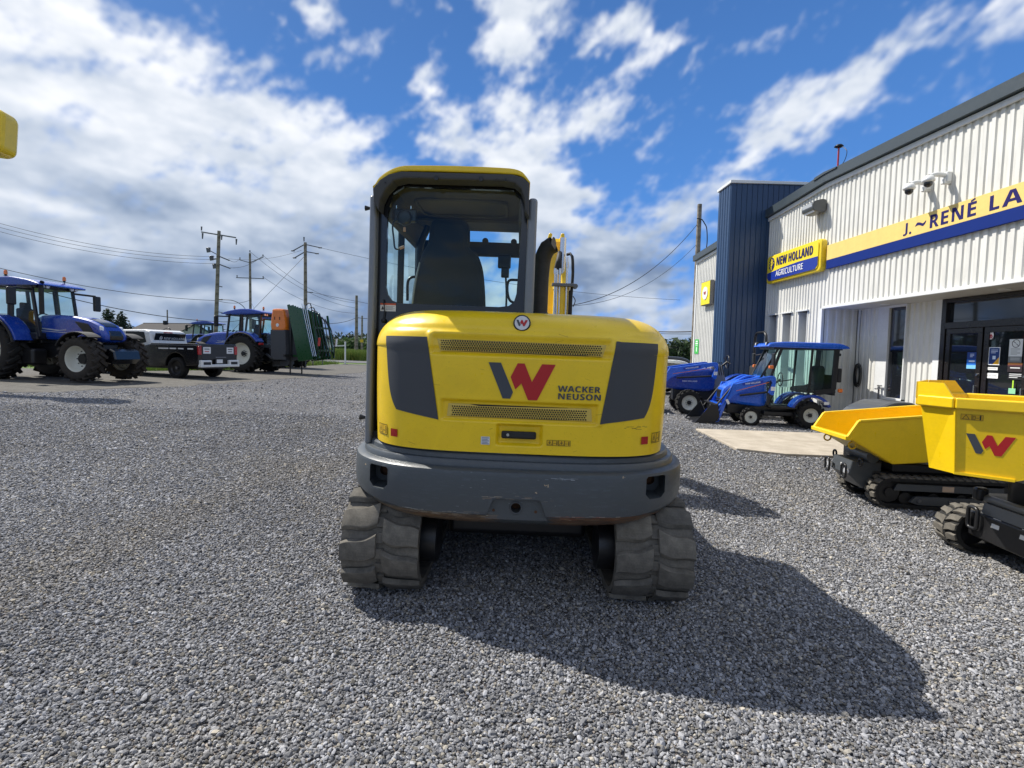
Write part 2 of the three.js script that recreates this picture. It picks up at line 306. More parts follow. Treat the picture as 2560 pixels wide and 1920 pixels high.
// loose crushed stone, every stone a real one, out to where they can no longer be told apart
{
  const kinds = [0, 1, 2, 3, 4].map((k) => {
    const g = clean(new THREE.IcosahedronGeometry(1, 0)), p = g.attributes.position, r = rngOf(100 + k), key = new Map();
    for (let i = 0; i < p.count; i++) { const id = [p.getX(i), p.getY(i), p.getZ(i)].map((v) => v.toFixed(3)).join(); if (!key.has(id)) key.set(id, 0.72 + 0.5 * r()); const s = key.get(id); p.setXYZ(i, p.getX(i) * s * (1.1 + 0.1 * k), p.getY(i) * s * (0.58 + 0.06 * k), p.getZ(i) * s * 0.9); }
    g.computeVertexNormals(); return g;
  });
  const list = kinds.map(() => []), r = rngOf(55);
  const bands = [[1.5, 3.2, 6400, 1.0], [3.2, 5, 4700, 1.06], [5, 7.5, 2500, 1.25], [7.5, 10.5, 1250, 1.5], [10.5, 14, 620, 1.85], [14, 19, 240, 2.3], [19, 27, 70, 2.7]];
  for (const [z0, z1, dens, sc] of bands) {
    const half = (z) => z * 1.06 + 0.25, area = half((z0 + z1) / 2) * 2 * (z1 - z0), n = Math.round(area * dens);
    for (let i = 0; i < n; i++) {
      const z = z0 + (z1 - z0) * r(), x = (r() * 2 - 1) * half(z) + z * 0.026;
      if (x > 4.3 && x < 8.5 && z > 8.7 && z < 11.8 && inside(x, z, [[4.35, 9.25], [5.05, 8.85], [7.2, 8.75], [8.4, 8.9], [8.45, 11.7], [4.55, 11.75]])) continue;
      if (x > 9.3) continue;
      if (x < -9.2 && z > 13.2 && inside(x, -z, APRON)) continue;
      if (z > 17 && r() > (27 - z) / 10) continue;
      list[Math.floor(r() * kinds.length)].push([x, -z, sc * (0.0048 + 0.0048 * r() + (r() > 0.97 ? 0.006 : 0)), r(), r(), r(), r()]);
    }
  }
  const mS = std(0xffffff, 0.93), m4 = new THREE.Matrix4(), qn = new THREE.Quaternion(), c = new THREE.Color();
  list.forEach((L, k) => {
    const im = new THREE.InstancedMesh(kinds[k], mS, L.length); im.name = numbered('loose_gravel'); im.castShadow = im.receiveShadow = true;
    im.userData = { label: 'loose grey crushed stone spread over the whole yard', category: 'gravel', kind: 'stuff' };
    L.forEach(([x, z, s, a, b, d, e], i) => {
      qn.setFromEuler(new THREE.Euler((a - 0.5) * 1.5, b * 6.28, (d - 0.5) * 1.5));
      m4.compose(V(x, gy(x) - 0.012 + s * (0.25 + 0.75 * a * a), z), qn, V(s, s, s)); im.setMatrixAt(i, m4);
      const w = macro(x, z), v = (0.105 + 0.28 * e * e + 0.075 * d), warm = b > 0.86 ? 1.12 : 1;
      c.setRGB(v * w[0] * warm, v * w[1] * (warm > 1 ? 1.03 : 1.005), v * w[2] * (warm > 1 ? 0.86 : 1.035)); im.setColorAt(i, c);
    });
    scene.add(im);
  });
}

// ---------------------------------------------------------------- the dealership building; local x runs along the wall (world z), local z stands out from it
const FX = 8.6, GB = gy(FX) - 0.02;
const streaks = dataTex(512, (u, v) => { const k = 0.955 + 0.05 * per(u, v * 0.12 % 1, 30, 3) + 0.03 * pf(u, v, 5, 17) + 0.02 * pf(u, v, 80, 19); return [cl(k), cl(k * 0.997), cl(k * 0.985)]; }, 0.45);
const mClad = std(lin(0.76, 0.755, 0.72), 0.5, { map: streaks, metalness: 0, roughnessMap: roughT }), mTrim = std(lin(0.76, 0.77, 0.77), 0.42, { map: dust });
const mFascia = paint(lin(0.050, 0.066, 0.078), 0.5, { clearcoat: 0.15 }), mBronze = paint(lin(0.014, 0.011, 0.010), 0.4, { clearcoat: 0.3 });
const topAt = (l) => 6.19 - (l > -13.7 ? 0.031 * (l + 13.7) : 0.052 * (-13.7 - l));
function ribbed(l0, l1, y0, top, z0, pitch = 0.152, deep = 0.026) {     // trapezoidal steel sheet
  const pts = []; let n = Math.max(1, Math.round((l1 - l0) / pitch)); const p = (l1 - l0) / n;
  for (let i = 0; i < n; i++) { const a = l0 + i * p; pts.push([a, 0], [a + p * 0.30, 0], [a + p * 0.42, deep], [a + p * 0.88, deep]); }
  pts.push([l1, 0]);
  const pos = []; const T = typeof top === 'function' ? top : () => top;
  for (let i = 0; i + 1 < pts.length; i++) {
    const [a, za] = pts[i], [b, zb] = pts[i + 1];
    pos.push(a, y0, z0 + za, b, y0, z0 + zb, b, T(b), z0 + zb, a, y0, z0 + za, b, T(b), z0 + zb, a, T(a), z0 + za);
  }
  const g = new THREE.BufferGeometry(); g.setAttribute('position', new THREE.Float32BufferAttribute(pos, 3)); g.computeVertexNormals(); return g;
}
const bld = thing('dealership_building', 'white ribbed metal dealership building with dark roof edge and recessed entrance', 'building', [FX, 0, 0], -Math.PI / 2);
const wins = [[-16.39, -15.99], [-15.62, -15.19], [-14.79, -14.39]], WB = 0.75, WT = 2.93;
{
  const sheetAt = (a, b, y0, t) => part(bld, 'cladding_sheet', ribbed(a, b, y0, t, 0), mClad);
  for (let a = -22.7; a < -16.75; a += 0.985) sheetAt(a, Math.min(a + 0.985, -16.79), GB, topAt);
  const cuts = [-16.79, ...wins.flat(), -13.66];
  for (let i = 0; i < cuts.length; i += 2) sheetAt(cuts[i], cuts[i + 1], GB, topAt);
  for (const [a, b] of wins) { sheetAt(a, b, GB, WB); sheetAt(a, b, WT + 0.06, topAt); }
  for (let a = -13.66; a < 2; a += 0.98) sheetAt(a, a + 0.98, 2.98, topAt);
  for (const [a, b] of wins) {
    const w = part(bld, 'window', box(b - a, WT - WB, 0.02, (a + b) / 2, (WT + WB) / 2, -0.27), M.glassDark);
    part(w, 'jamb', [box(0.02, WT - WB, 0.3, a - 0.01, (WT + WB) / 2, -0.12), box(0.02, WT - WB, 0.3, b + 0.01, (WT + WB) / 2, -0.12), box(b - a + 0.04, 0.02, 0.2, (a + b) / 2, WB - 0.01, -0.12)], mTrim);
    part(w, 'frame', [box(0.035, WT - WB, 0.05, a + 0.02, (WT + WB) / 2, -0.24), box(0.035, WT - WB, 0.05, b - 0.02, (WT + WB) / 2, -0.24)], M.dull);
    part(w, 'head_flashing', box(b - a + 0.16, 0.035, 0.1, (a + b) / 2, WT + 0.03, 0.04, 0.006), mTrim);
  }
  const slope = (a, b, dy, h, d, z) => beam([a, topAt(a) + dy, z], [b, topAt(b) + dy, z], d, h);
  part(bld, 'eave_trim', [slope(-22.72, -13.7, -0.02, 0.1, 0.05, 0.055), slope(-13.7, 2.5, -0.02, 0.1, 0.05, 0.055)], mTrim);
  part(bld, 'fascia', [slope(-22.9, -13.7, 0.17, 0.24, 0.24, 0.06), slope(-13.7, 2.5, 0.17, 0.24, 0.24, 0.06)], mFascia);
  part(bld, 'ridge_cap', ext([[-14.15, 6.40], [-13.7, 6.43], [-13.2, 6.42], [-13.2, 6.455], [-13.7, 6.49], [-14.1, 6.47]], 0.36, { z: 0.03 }), mFascia);
  part(bld, 'roof', [box(9.2, 0.12, 15, -18.2, 6.13, -7.6, 0, 0, 0, 0.052), box(16.4, 0.12, 15, -5.6, 6.1, -7.6, 0, 0, 0, -0.031)], mFascia);
  part(bld, 'corner_trim', box(0.1, 2.95 - GB, 0.05, -13.71, (2.95 + GB) / 2, 0.045), mTrim);
  part(bld, 'corner_trim', box(0.12, topAt(-22.7) - GB, 0.06, -22.74, (topAt(-22.7) + GB) / 2, 0.03), mTrim);
  part(bld, 'canopy_trim', box(16, 0.07, 0.06, -5.63, 2.965, 0.045, 0.01), mTrim);
  part(bld, 'soffit', box(16.2, 0.05, 1.1, -5.6, 2.955, -0.53), std(lin(0.60, 0.58, 0.53), 0.6, { map: dust }));
  for (const l of [-12.1, -9.2]) part(bld, 'downlight', cyl(0.09, 0.09, 0.02, 'y', l, 2.922, -0.45), mTrim);
  // splayed return and recessed wall
  const sp = ribbed(0, 0.88, GB, 2.93, 0, 0.22); xf(sp, -13.665, 0, -0.02, 0, Math.PI / 2, 0);
  part(bld, 'cladding_sheet', sp, mClad); part(bld, 'cladding_sheet', ribbed(-13.64, -12.86, GB, 2.93, -0.9, 0.16), mClad);
  part(bld, 'cladding_sheet', ribbed(-11.9, -11.1, GB, 2.93, -0.9, 0.16), mClad);
  part(bld, 'wall_trim', [box(0.36, 2.93 - GB, 0.06, -12.69, (2.93 + GB) / 2, -0.905), box(0.03, 2.92 - GB, 0.08, -11.905, (2.93 + GB) / 2, -0.86), box(0.16, 2.93 - GB, 0.06, -11.03, (2.93 + GB) / 2, -0.87), box(0.6, 0.05, 0.08, -12.2, 2.905, -0.88), box(0.66, 0.7 - GB, 0.05, -12.2, (0.66 + GB) / 2, -0.91)], mTrim);
  const w = part(bld, 'window', box(0.58, 2.2, 0.03, -12.2, 1.78, -0.935), M.glassDark);
  part(w, 'sill', box(0.62, 0.05, 0.12, -12.2, 0.68, -0.87, 0.008), mTrim);
  const d = part(bld, 'entrance_frame', [box(0.11, 2.93 - GB, 0.14, -10.89, (2.93 + GB) / 2, -0.9, 0.006), box(5.4, 0.13, 0.14, -8.2, 2.36, -0.9, 0.006), box(5.4, 0.08, 0.14, -8.2, 2.885, -0.9, 0.006), box(0.09, 2.36 - GB, 0.14, -9.0, (2.36 + GB) / 2, -0.9, 0.006), box(5.4, 0.12, 0.14, -8.2, GB + 0.06, -0.9)], mBronze);
  part(d, 'transom_pane', box(5.3, 0.42, 0.02, -8.2, 2.64, -0.93), M.glassDark);
  for (const [a, b] of [[-10.82, -9.99], [-9.95, -9.06]]) {
    const leaf = part(bld, 'door', [box(0.1, 2.3 - GB, 0.05, a + 0.05, (2.3 + GB) / 2, -0.88, 0.005), box(0.1, 2.3 - GB, 0.05, b - 0.05, (2.3 + GB) / 2, -0.88, 0.005), box(b - a, 0.1, 0.05, (a + b) / 2, 2.24, -0.878, 0.005), box(b - a, 0.2, 0.05, (a + b) / 2, GB + 0.14, -0.878, 0.005), box(b - a - 0.1, 0.07, 0.05, (a + b) / 2, 0.86, -0.876, 0.005)], mBronze);
    part(leaf, 'pane', box(b - a - 0.16, 2.1 - GB, 0.012, (a + b) / 2, (2.3 + GB) / 2, -0.89), M.glassDark);
    part(leaf, 'handle', [cyl(0.013, 0.013, 0.3, 'y', b - 0.06, 1.0, -0.81), cyl(0.012, 0.012, 0.06, 'z', b - 0.06, 1.13, -0.835), cyl(0.012, 0.012, 0.06, 'z', b - 0.06, 0.87, -0.835)], M.chrome);
    part(leaf, 'lock', cyl(0.022, 0.022, 0.03, 'z', b - 0.04, 1.36, -0.84), M.chrome);
  }
  part(bld, 'shopfront_pane', box(3.4, 2.2 - GB, 0.02, -7.25, (2.3 + GB) / 2, -0.93), M.glassDark);
  part(bld, 'core', [box(9.0, 5.6, 12, -18.2, 2.8 + GB, -6.42), box(16, 5.6, 12, -5.6, 2.8 + GB, -7.2), box(15.9, 2.9, 1.0, -5.6, 4.5, -0.62)], std(lin(0.3, 0.3, 0.3), 0.9));
}
const faceWall = (g) => { g.rotation.y = -Math.PI / 2; g.position.set(FX, 0, 0); return g; };
const wallThing = (name, label, cat) => faceWall(thing(name, label, cat));
// notices on the entrance glass
{
  const paper = (draw, w, h, l, y, name, label, cat, o = {}) => { const t = wallThing(name, label, cat); plate(t, 'sheet', w, h, canvasMat(o.cw ?? 128, Math.round((o.cw ?? 128) * h / w), draw), [l, y, -0.874]); return t; };
  const lines = (x, w, y0, n, s, c, a = 0.15, b = 0.85) => { x.fillStyle = c; for (let i = 0; i < n; i++) x.fillRect(w * a, y0 + i * s, w * (b - a) * (i % 3 === 2 ? 0.7 : 1), s * 0.4); };
  paper((x, w, h) => { x.fillStyle = '#123a86'; x.fillRect(0, 0, w, h); x.fillStyle = '#1d6fd0'; x.fillRect(0, h * 0.45, w, h * 0.33); x.fillStyle = '#7cc0ea'; x.fillRect(0, h * 0.78, w, h * 0.22); lines(x, w, h * 0.1, 3, h * 0.08, '#dfeaff', 0.3, 0.7); x.fillStyle = '#e8f4ff'; x.fillRect(w * 0.2, h * 0.5, w * 0.6, h * 0.09); }, 0.22, 0.33, -10.2, 1.64, 'door_poster', 'plain blue poster fading to pale blue on the entrance door glass', 'poster');
  paper((x, w, h) => { x.fillStyle = '#e9eef2'; x.fillRect(0, 0, w, h); x.fillStyle = '#163a7c'; x.fillRect(w * 0.06, h * 0.04, w * 0.88, h * 0.92); x.fillStyle = '#f0b429'; x.beginPath(); x.moveTo(w * 0.4, h * 0.96); x.lineTo(w * 0.94, h * 0.55); x.lineTo(w * 0.94, h * 0.96); x.fill(); lines(x, w, h * 0.14, 3, h * 0.08, '#dde8ff', 0.2, 0.8); x.fillStyle = '#cfe0f5'; x.fillRect(w * 0.36, h * 0.48, w * 0.28, h * 0.2); }, 0.23, 0.34, -9.735, 1.73, 'door_poster', 'navy poster with yellow corner and pale frame on the entrance door', 'poster');
  paper((x, w, h) => { x.fillStyle = '#101014'; x.fillRect(0, 0, w, h); x.fillStyle = '#e9e4e2'; x.beginPath(); x.ellipse(w / 2, h / 2, w * 0.46, h * 0.48, 0, 0, 7); x.fill(); x.fillStyle = '#b01828'; x.fillRect(w * 0.15, h * 0.55, w * 0.7, h * 0.12); x.beginPath(); x.moveTo(w * 0.5, h * 0.3); x.lineTo(w * 0.75, h * 0.6); x.lineTo(w * 0.25, h * 0.6); x.fill(); x.fillRect(w * 0.25, h * 0.72, w * 0.5, h * 0.14); lines(x, w, h * 0.14, 1, h * 0.14, '#444', 0.3, 0.7); }, 0.12, 0.165, -9.83, 2.13, 'door_sticker', 'round white and red sticker high on the entrance door glass', 'sticker');
  paper((x, w, h) => { x.fillStyle = '#dfe3e2'; x.fillRect(0, 0, w, h); x.strokeStyle = '#444'; x.lineWidth = 6; x.beginPath(); x.arc(w / 2, h * 0.19, w * 0.28, 0, 7); x.stroke(); x.beginPath(); x.moveTo(w * 0.3, h * 0.09); x.lineTo(w * 0.7, h * 0.29); x.stroke(); x.fillRect(w * 0.35, h * 0.18, w * 0.3, h * 0.02); lines(x, w, h * 0.4, 6, h * 0.05, '#9aa09e'); x.fillStyle = '#7b8080'; x.fillRect(0, h * 0.74, w, h * 0.26); lines(x, w, h * 0.8, 2, h * 0.07, '#c9cccb'); }, 0.25, 0.43, -9.33, 1.83, 'door_notice', 'tall white no smoking notice on the entrance door', 'notice');
  paper((x, w, h) => { x.fillStyle = '#f1f1ee'; x.fillRect(0, 0, w, h); x.fillStyle = '#8b8f92'; x.font = 'bold ' + Math.round(h * 0.4) + 'px sans-serif'; x.textAlign = 'center'; x.fillText('BLUE STAR', w / 2, h * 0.66); }, 0.27, 0.1, -9.765, 1.355, 'door_sticker', 'white strip sticker with grey capitals beside the door lock', 'sticker', { cw: 256 });
  paper((x, w, h) => { x.fillStyle = '#e8e8e6'; x.fillRect(0, 0, w, h); x.fillStyle = '#b9b9b9'; x.fillRect(w * 0.1, h * 0.3, w * 0.8, h * 0.35); }, 0.21, 0.055, -9.75, 1.49, 'door_sticker', 'narrow plain white sticker below the navy poster', 'sticker');
  paper((x, w, h) => { x.fillStyle = '#2a2024'; x.fillRect(0, 0, w, h); x.fillStyle = '#b8783c'; x.fillRect(0, 0, w, h * 0.32); x.fillStyle = '#5a3034'; x.fillRect(0, h * 0.2, w, h * 0.16); x.fillStyle = '#e9e9e9'; x.fillRect(w * 0.18, h * 0.5, w * 0.68, h * 0.1); }, 0.27, 0.17, -9.32, 1.525, 'door_sticker', 'dark sticker with a sunset strip under the smoking notice', 'sticker');
  paper((x, w, h) => { x.fillStyle = '#101014'; x.fillRect(0, 0, w, h); lines(x, w, h * 0.1, 3, h * 0.26, '#e4e6e6', 0.08, 0.92); }, 0.27, 0.12, -9.3, 1.36, 'door_sticker', 'white lettering lines on the dark door glass', 'sticker');
  const tag = wallThing('door_hanger', 'lime green tag hanging on the entrance door', 'tag'); part(tag, 'strap', box(0.025, 0.15, 0.004, -9.3, 1.21, -0.845), std(lin(0.45, 0.75, 0.05), 0.6)); part(tag, 'card', box(0.13, 0.1, 0.006, -9.31, 1.09, -0.845), std(lin(0.28, 0.62, 0.36), 0.6));
}
// yellow name board with lettering
{
  const t = wallThing('name_board', 'long yellow fascia board with blue lower band and dark blue lettering', 'sign');
  part(t, 'yellow_board', box(15.6, 0.385, 0.05, -5.75, 4.375, 0.07, 0.004), std(lin(0.86, 0.62, 0.19), 0.5, { map: dust }));
  part(t, 'blue_band', box(15.6, 0.225, 0.056, -5.75, 4.068, 0.07, 0.004), new THREE.MeshPhysicalMaterial({ color: lin(0.008, 0.028, 0.19), roughness: 0.6, specularIntensity: 0.25, map: dust }));
  const mL = new THREE.MeshPhysicalMaterial({ color: lin(0.022, 0.02, 0.12), roughness: 0.6, specularIntensity: 0.25 }), put = (s, w, h, l, y) => part(t, 'letter', xf(textFit(s, w, h, 0.004), l, y, 0.0955), mL);
  put('J', 0.11, 0.255, -10.97, 4.235); put('.', 0.055, 0.05, -10.81, 4.24);
  part(t, 'letter', xf(ext(smooth([[0, 0], [0.05, 0.065], [0.12, 0.055], [0.2, 0.02], [0.27, 0.06], [0.255, 0.01], [0.2, -0.035], [0.12, 0], [0.06, 0.012]], 3), 0.004), -10.66, 4.365, 0.0975), mL);
  const wds = [['R', 0.2, -10.29], ['E', 0.155, -10.03], ['N', 0.235, -9.79], ['E', 0.165, -9.46], ['L', 0.17, -9.03], ['A', 0.33, -8.80]];
  for (const [s, w, l] of wds) put(s, w * 1.04, 0.255, l, 4.242);
  part(t, 'letter', xf(box(0.09, 0.03, 0.004), -9.36, 4.53, 0.0975, 0, 0, 0.35), mL);
}
{
  const t = wallThing('brand_sign', 'raised yellow and blue farm machinery sign with leaf emblem above the small windows', 'sign');
  const P = rrect(-16.4, 3.92, -13.62, 4.775, 0.12, 5);
  part(t, 'sign_box', ext(P, 0.16, { bevel: 0.03, z: 0.12 }), std(lin(0.80, 0.58, 0.02), 0.35, { map: dust }));
  part(t, 'sign_face', ext(rrect(-16.3, 4.0, -13.72, 4.73, 0.1, 5), 0.03, { z: 0.208 }), std(lin(0.86, 0.66, 0.03), 0.35));
  part(t, 'blue_field', ext([[-16.3, 4.24], [-15.5, 4.30], [-14.6, 4.33], [-13.72, 4.32], [-13.72, 4.1], [-13.82, 4.0], [-16.2, 4.0], [-16.3, 4.1]], 0.012, { z: 0.226 }), std(lin(0.012, 0.035, 0.28), 0.35));
  part(t, 'lettering', xf(textFit('NEW HOLLAND', 1.83, 0.25, 0.012), -15.78, 4.41, 0.224), std(lin(0.02, 0.02, 0.12), 0.4));
  part(t, 'lettering', xf(textFit('AGRICULTURE', 1.42, 0.17, 0.012, fontR), -15.78, 4.085, 0.232), std(lin(0.85, 0.85, 0.85), 0.4));
  const el = []; for (let i = 0; i < 20; i++) { const a = i / 20 * 6.2832; el.push([-16.06 + 0.16 * Math.cos(a), 4.50 + 0.2 * Math.sin(a)]); }
  const em = part(t, 'emblem', ext(el, 0.012, { z: 0.228 }), std(lin(0.02, 0.02, 0.12), 0.4));
  part(em, 'leaf_stripe', [[-0.09, 0.12, 0, 0.02], [-0.12, 0.05, -0.01, -0.06], [-0.1, -0.03, 0, -0.14], [0.01, -0.19, 0.01, 0.16], [0.09, 0.12, 0.02, 0.03], [0.12, 0.04, 0.02, -0.06]].map(([a, b, c, d]) => beam([-16.06 + a, 4.5 + b, 0.24], [-16.06 + c, 4.5 + d, 0.24], 0.01, 0.024)), std(lin(0.85, 0.66, 0.05), 0.4));
}
{
  const t = wallThing('brand_sign', 'small square yellow sign with white round badge beyond the blue tower', 'sign');
  part(t, 'sign_box', box(0.95, 0.98, 0.16, -21.25, 4.2, 0.12, 0.02), M.dull); part(t, 'sign_face', box(0.89, 0.92, 0.03, -21.25, 4.2, 0.2, 0.006), std(lin(0.85, 0.70, 0.02), 0.4));
  const b = part(t, 'badge', cyl(0.26, 0.26, 0.02, 'z', -21.25, 4.2, 0.225, 28), M.label); wLogo(b, 0.26, -21.25, 4.2, 0.24);
  const n = wallThing('parking_notice', 'bright green notice low on the white wall behind the utility pole', 'notice');
  plate(n, 'sheet', 0.42, 0.62, canvasMat(96, 142, (x, w, h) => { x.fillStyle = '#3fb84f'; x.fillRect(0, 0, w, h); x.fillStyle = '#e9f7ea'; x.fillRect(w * 0.25, h * 0.1, w * 0.5, h * 0.08); x.fillRect(w * 0.2, h * 0.24, w * 0.6, h * 0.1); x.fillRect(w * 0.4, h * 0.55, w * 0.2, h * 0.3); x.fillRect(w * 0.2, h * 0.42, w * 0.6, h * 0.03); }), [-22.4, 2.04, 0.045]);
}
function wLogo(parent, w, x, y, z, rot) {                            // grey slash and red zigzag
  const s = w / 1.84, m = (P) => P.map(([a, b]) => [x + (a - 0.92) * s, y + (b - 0.5) * s]);
  const a = part(parent, 'logo_slash', ext(m([[0, 1], [0.34, 1], [0.7, 0.2], [0.63, 0.02], [0.42, 0.02]]), 0.004, { z }), M.logoGrey);
  const b = part(parent, 'logo_zigzag', ext(m([[0.80, 1], [0.99, 1], [1.21, 0.50], [1.47, 1], [1.84, 1], [1.37, 0], [1.12, 0], [0.92, 0.45], [0.76, 0.28], [0.62, 0.62]]), 0.004, { z }), M.logoRed);
  return [a, b];
}
{
  const f = wallThing('flood_light', 'dark boxy flood light tilted down under the roof edge', 'wall light');
  part(f, 'housing', xf(ext(smooth([[0, 0.16], [0.12, 0.2], [0.36, 0.12], [0.36, -0.08], [0.16, -0.14], [0, -0.1]], 3), 0.5, { bevel: 0.015 }), -14.0, 5.62, 0.04, 0, -Math.PI / 2, 0), M.slate);
  part(f, 'lens', xf(box(0.44, 0.24, 0.02, 0, 0, 0, 0.004), -14.0, 5.60, 0.395, 0.35, 0, 0), M.lens);
  part(f, 'bracket', box(0.1, 0.14, 0.06, -14.0, 5.62, 0.04), M.slate);
  for (const [l, lab] of [[-10.45, 'white dome security camera on arm, the one further from the entrance'], [-9.98, 'white dome security camera on arm, the one nearer the entrance']]) {
    const c = wallThing('security_camera', lab, 'camera'); c.userData.group = 'dome cameras above the name board';
    part(c, 'wall_bracket', [box(0.13, 0.2, 0.1, l, 5.13, 0.08, 0.02), box(0.09, 0.1, 0.16, l, 5.05, 0.09, 0.02)], mTrim);
    part(c, 'arm', tube([[l, 5.17, 0.1], [l, 5.18, 0.3], [l - 0.01, 5.14, 0.42]], 0.045, 16, 10), mTrim);
    part(c, 'body', lathe([[0.001, 0.1], [0.07, 0.09], [0.1, 0.04], [0.11, 0], [0.09, -0.03], [0.001, -0.03]], 'y', l - 0.01, 5.06, 0.43, 20), mTrim);
    part(c, 'dome', xf(new THREE.SphereGeometry(0.075, 16, 12), l - 0.01, 5.01, 0.43), M.blackGloss);
  }
  const a = wallThing('roof_antenna', 'thin red mast with flat antenna and loop of cable on the roof ridge', 'antenna');
  part(a, 'mast', cyl(0.022, 0.022, 0.62, 'y', -13.45, 6.72, 0.0), M.red); part(a, 'antenna_disc', lathe([[0.001, 0.05], [0.07, 0.04], [0.11, 0], [0.06, -0.03], [0.001, -0.03]], 'y', -13.45, 7.05, 0), M.black);
  part(a, 'cable', tube([[-13.45, 7.02, 0], [-13.3, 6.98, 0], [-13.12, 6.8, 0], [-13.2, 6.6, 0], [-13.42, 6.5, 0]], 0.008), M.black);
  const k = wallThing('cable_coil', 'black extension cable coiled on the shaded entrance wall', 'cable');
  const turns = []; for (let i = 0; i < 7; i++) { const o = (i - 3) * 0.014, P = []; for (let j = 0; j < 14; j++) { const q = j / 14 * 6.283, r = 1 + 0.08 * Math.sin(i * 2.1 + j); P.push([-13.42 + (0.10 + o) * Math.cos(q) * r, 1.2 + (0.27 + o) * Math.sin(q), -0.83 + (i % 3) * 0.015]); } turns.push(tube(P, 0.009, 40, 6, true)); }
  part(k, 'coil', turns, M.black); part(k, 'hanging_cord', tube([[-13.46, 2.9, -0.85], [-13.47, 2, -0.85], [-13.43, 1.45, -0.84]], 0.006), M.black); part(k, 'hook', box(0.03, 0.06, 0.08, -13.42, 1.45, -0.85), M.steel);
  const s = wallThing('water_tap', 'grey pipe stand with tap beside the dark narrow window', 'tap'); part(s, 'pipe', cyl(0.02, 0.02, 1.1, 'y', -12.62, 0.35, -0.82), M.dull); part(s, 'tap_head', [cyl(0.03, 0.03, 0.06, 'y', -12.62, 0.93, -0.82), box(0.13, 0.03, 0.04, -12.6, 0.98, -0.82, 0.01), cyl(0.015, 0.015, 0.1, 'z', -12.62, 0.9, -0.77)], M.steel);
}
// blue tower, each panel its own
{
  const t = thing('blue_tower', 'tall narrow dark blue clad tower standing out from the white wall', 'tower', [7.29, GB, -16.7]);
  const mB = std(lin(0.018, 0.052, 0.125), 0.5, { map: dust, roughnessMap: roughT }), Ht = 7.13 - GB;
  part(t, 'core', box(2.3, Ht - 0.02, 0.9, 1.19, Ht / 2, -0.48), mB);
  for (let i = 0; i < 14; i++) part(t, 'panel', ext([[i * 0.17 + 0.004, 0], [i * 0.17 + 0.166, 0], [i * 0.17 + 0.166, Ht], [i * 0.17 + 0.004, Ht]], 0.04, { bevel: 0.012, z: -0.022 }), mB);
  for (let i = 0; i < 5; i++) { const g = ext([[0, 0], [0.165, 0], [0.165, Ht], [0, Ht]], 0.05, { bevel: 0.022 }); xf(g, 0.018, 0, -0.05 - i * 0.185 - 0.17, 0, -Math.PI / 2, 0); part(t, 'panel', g, mB); }
  part(t, 'cap', box(2.5, 0.09, 1.06, 1.2, Ht + 0.045, -0.48, 0.008), mTrim);
}

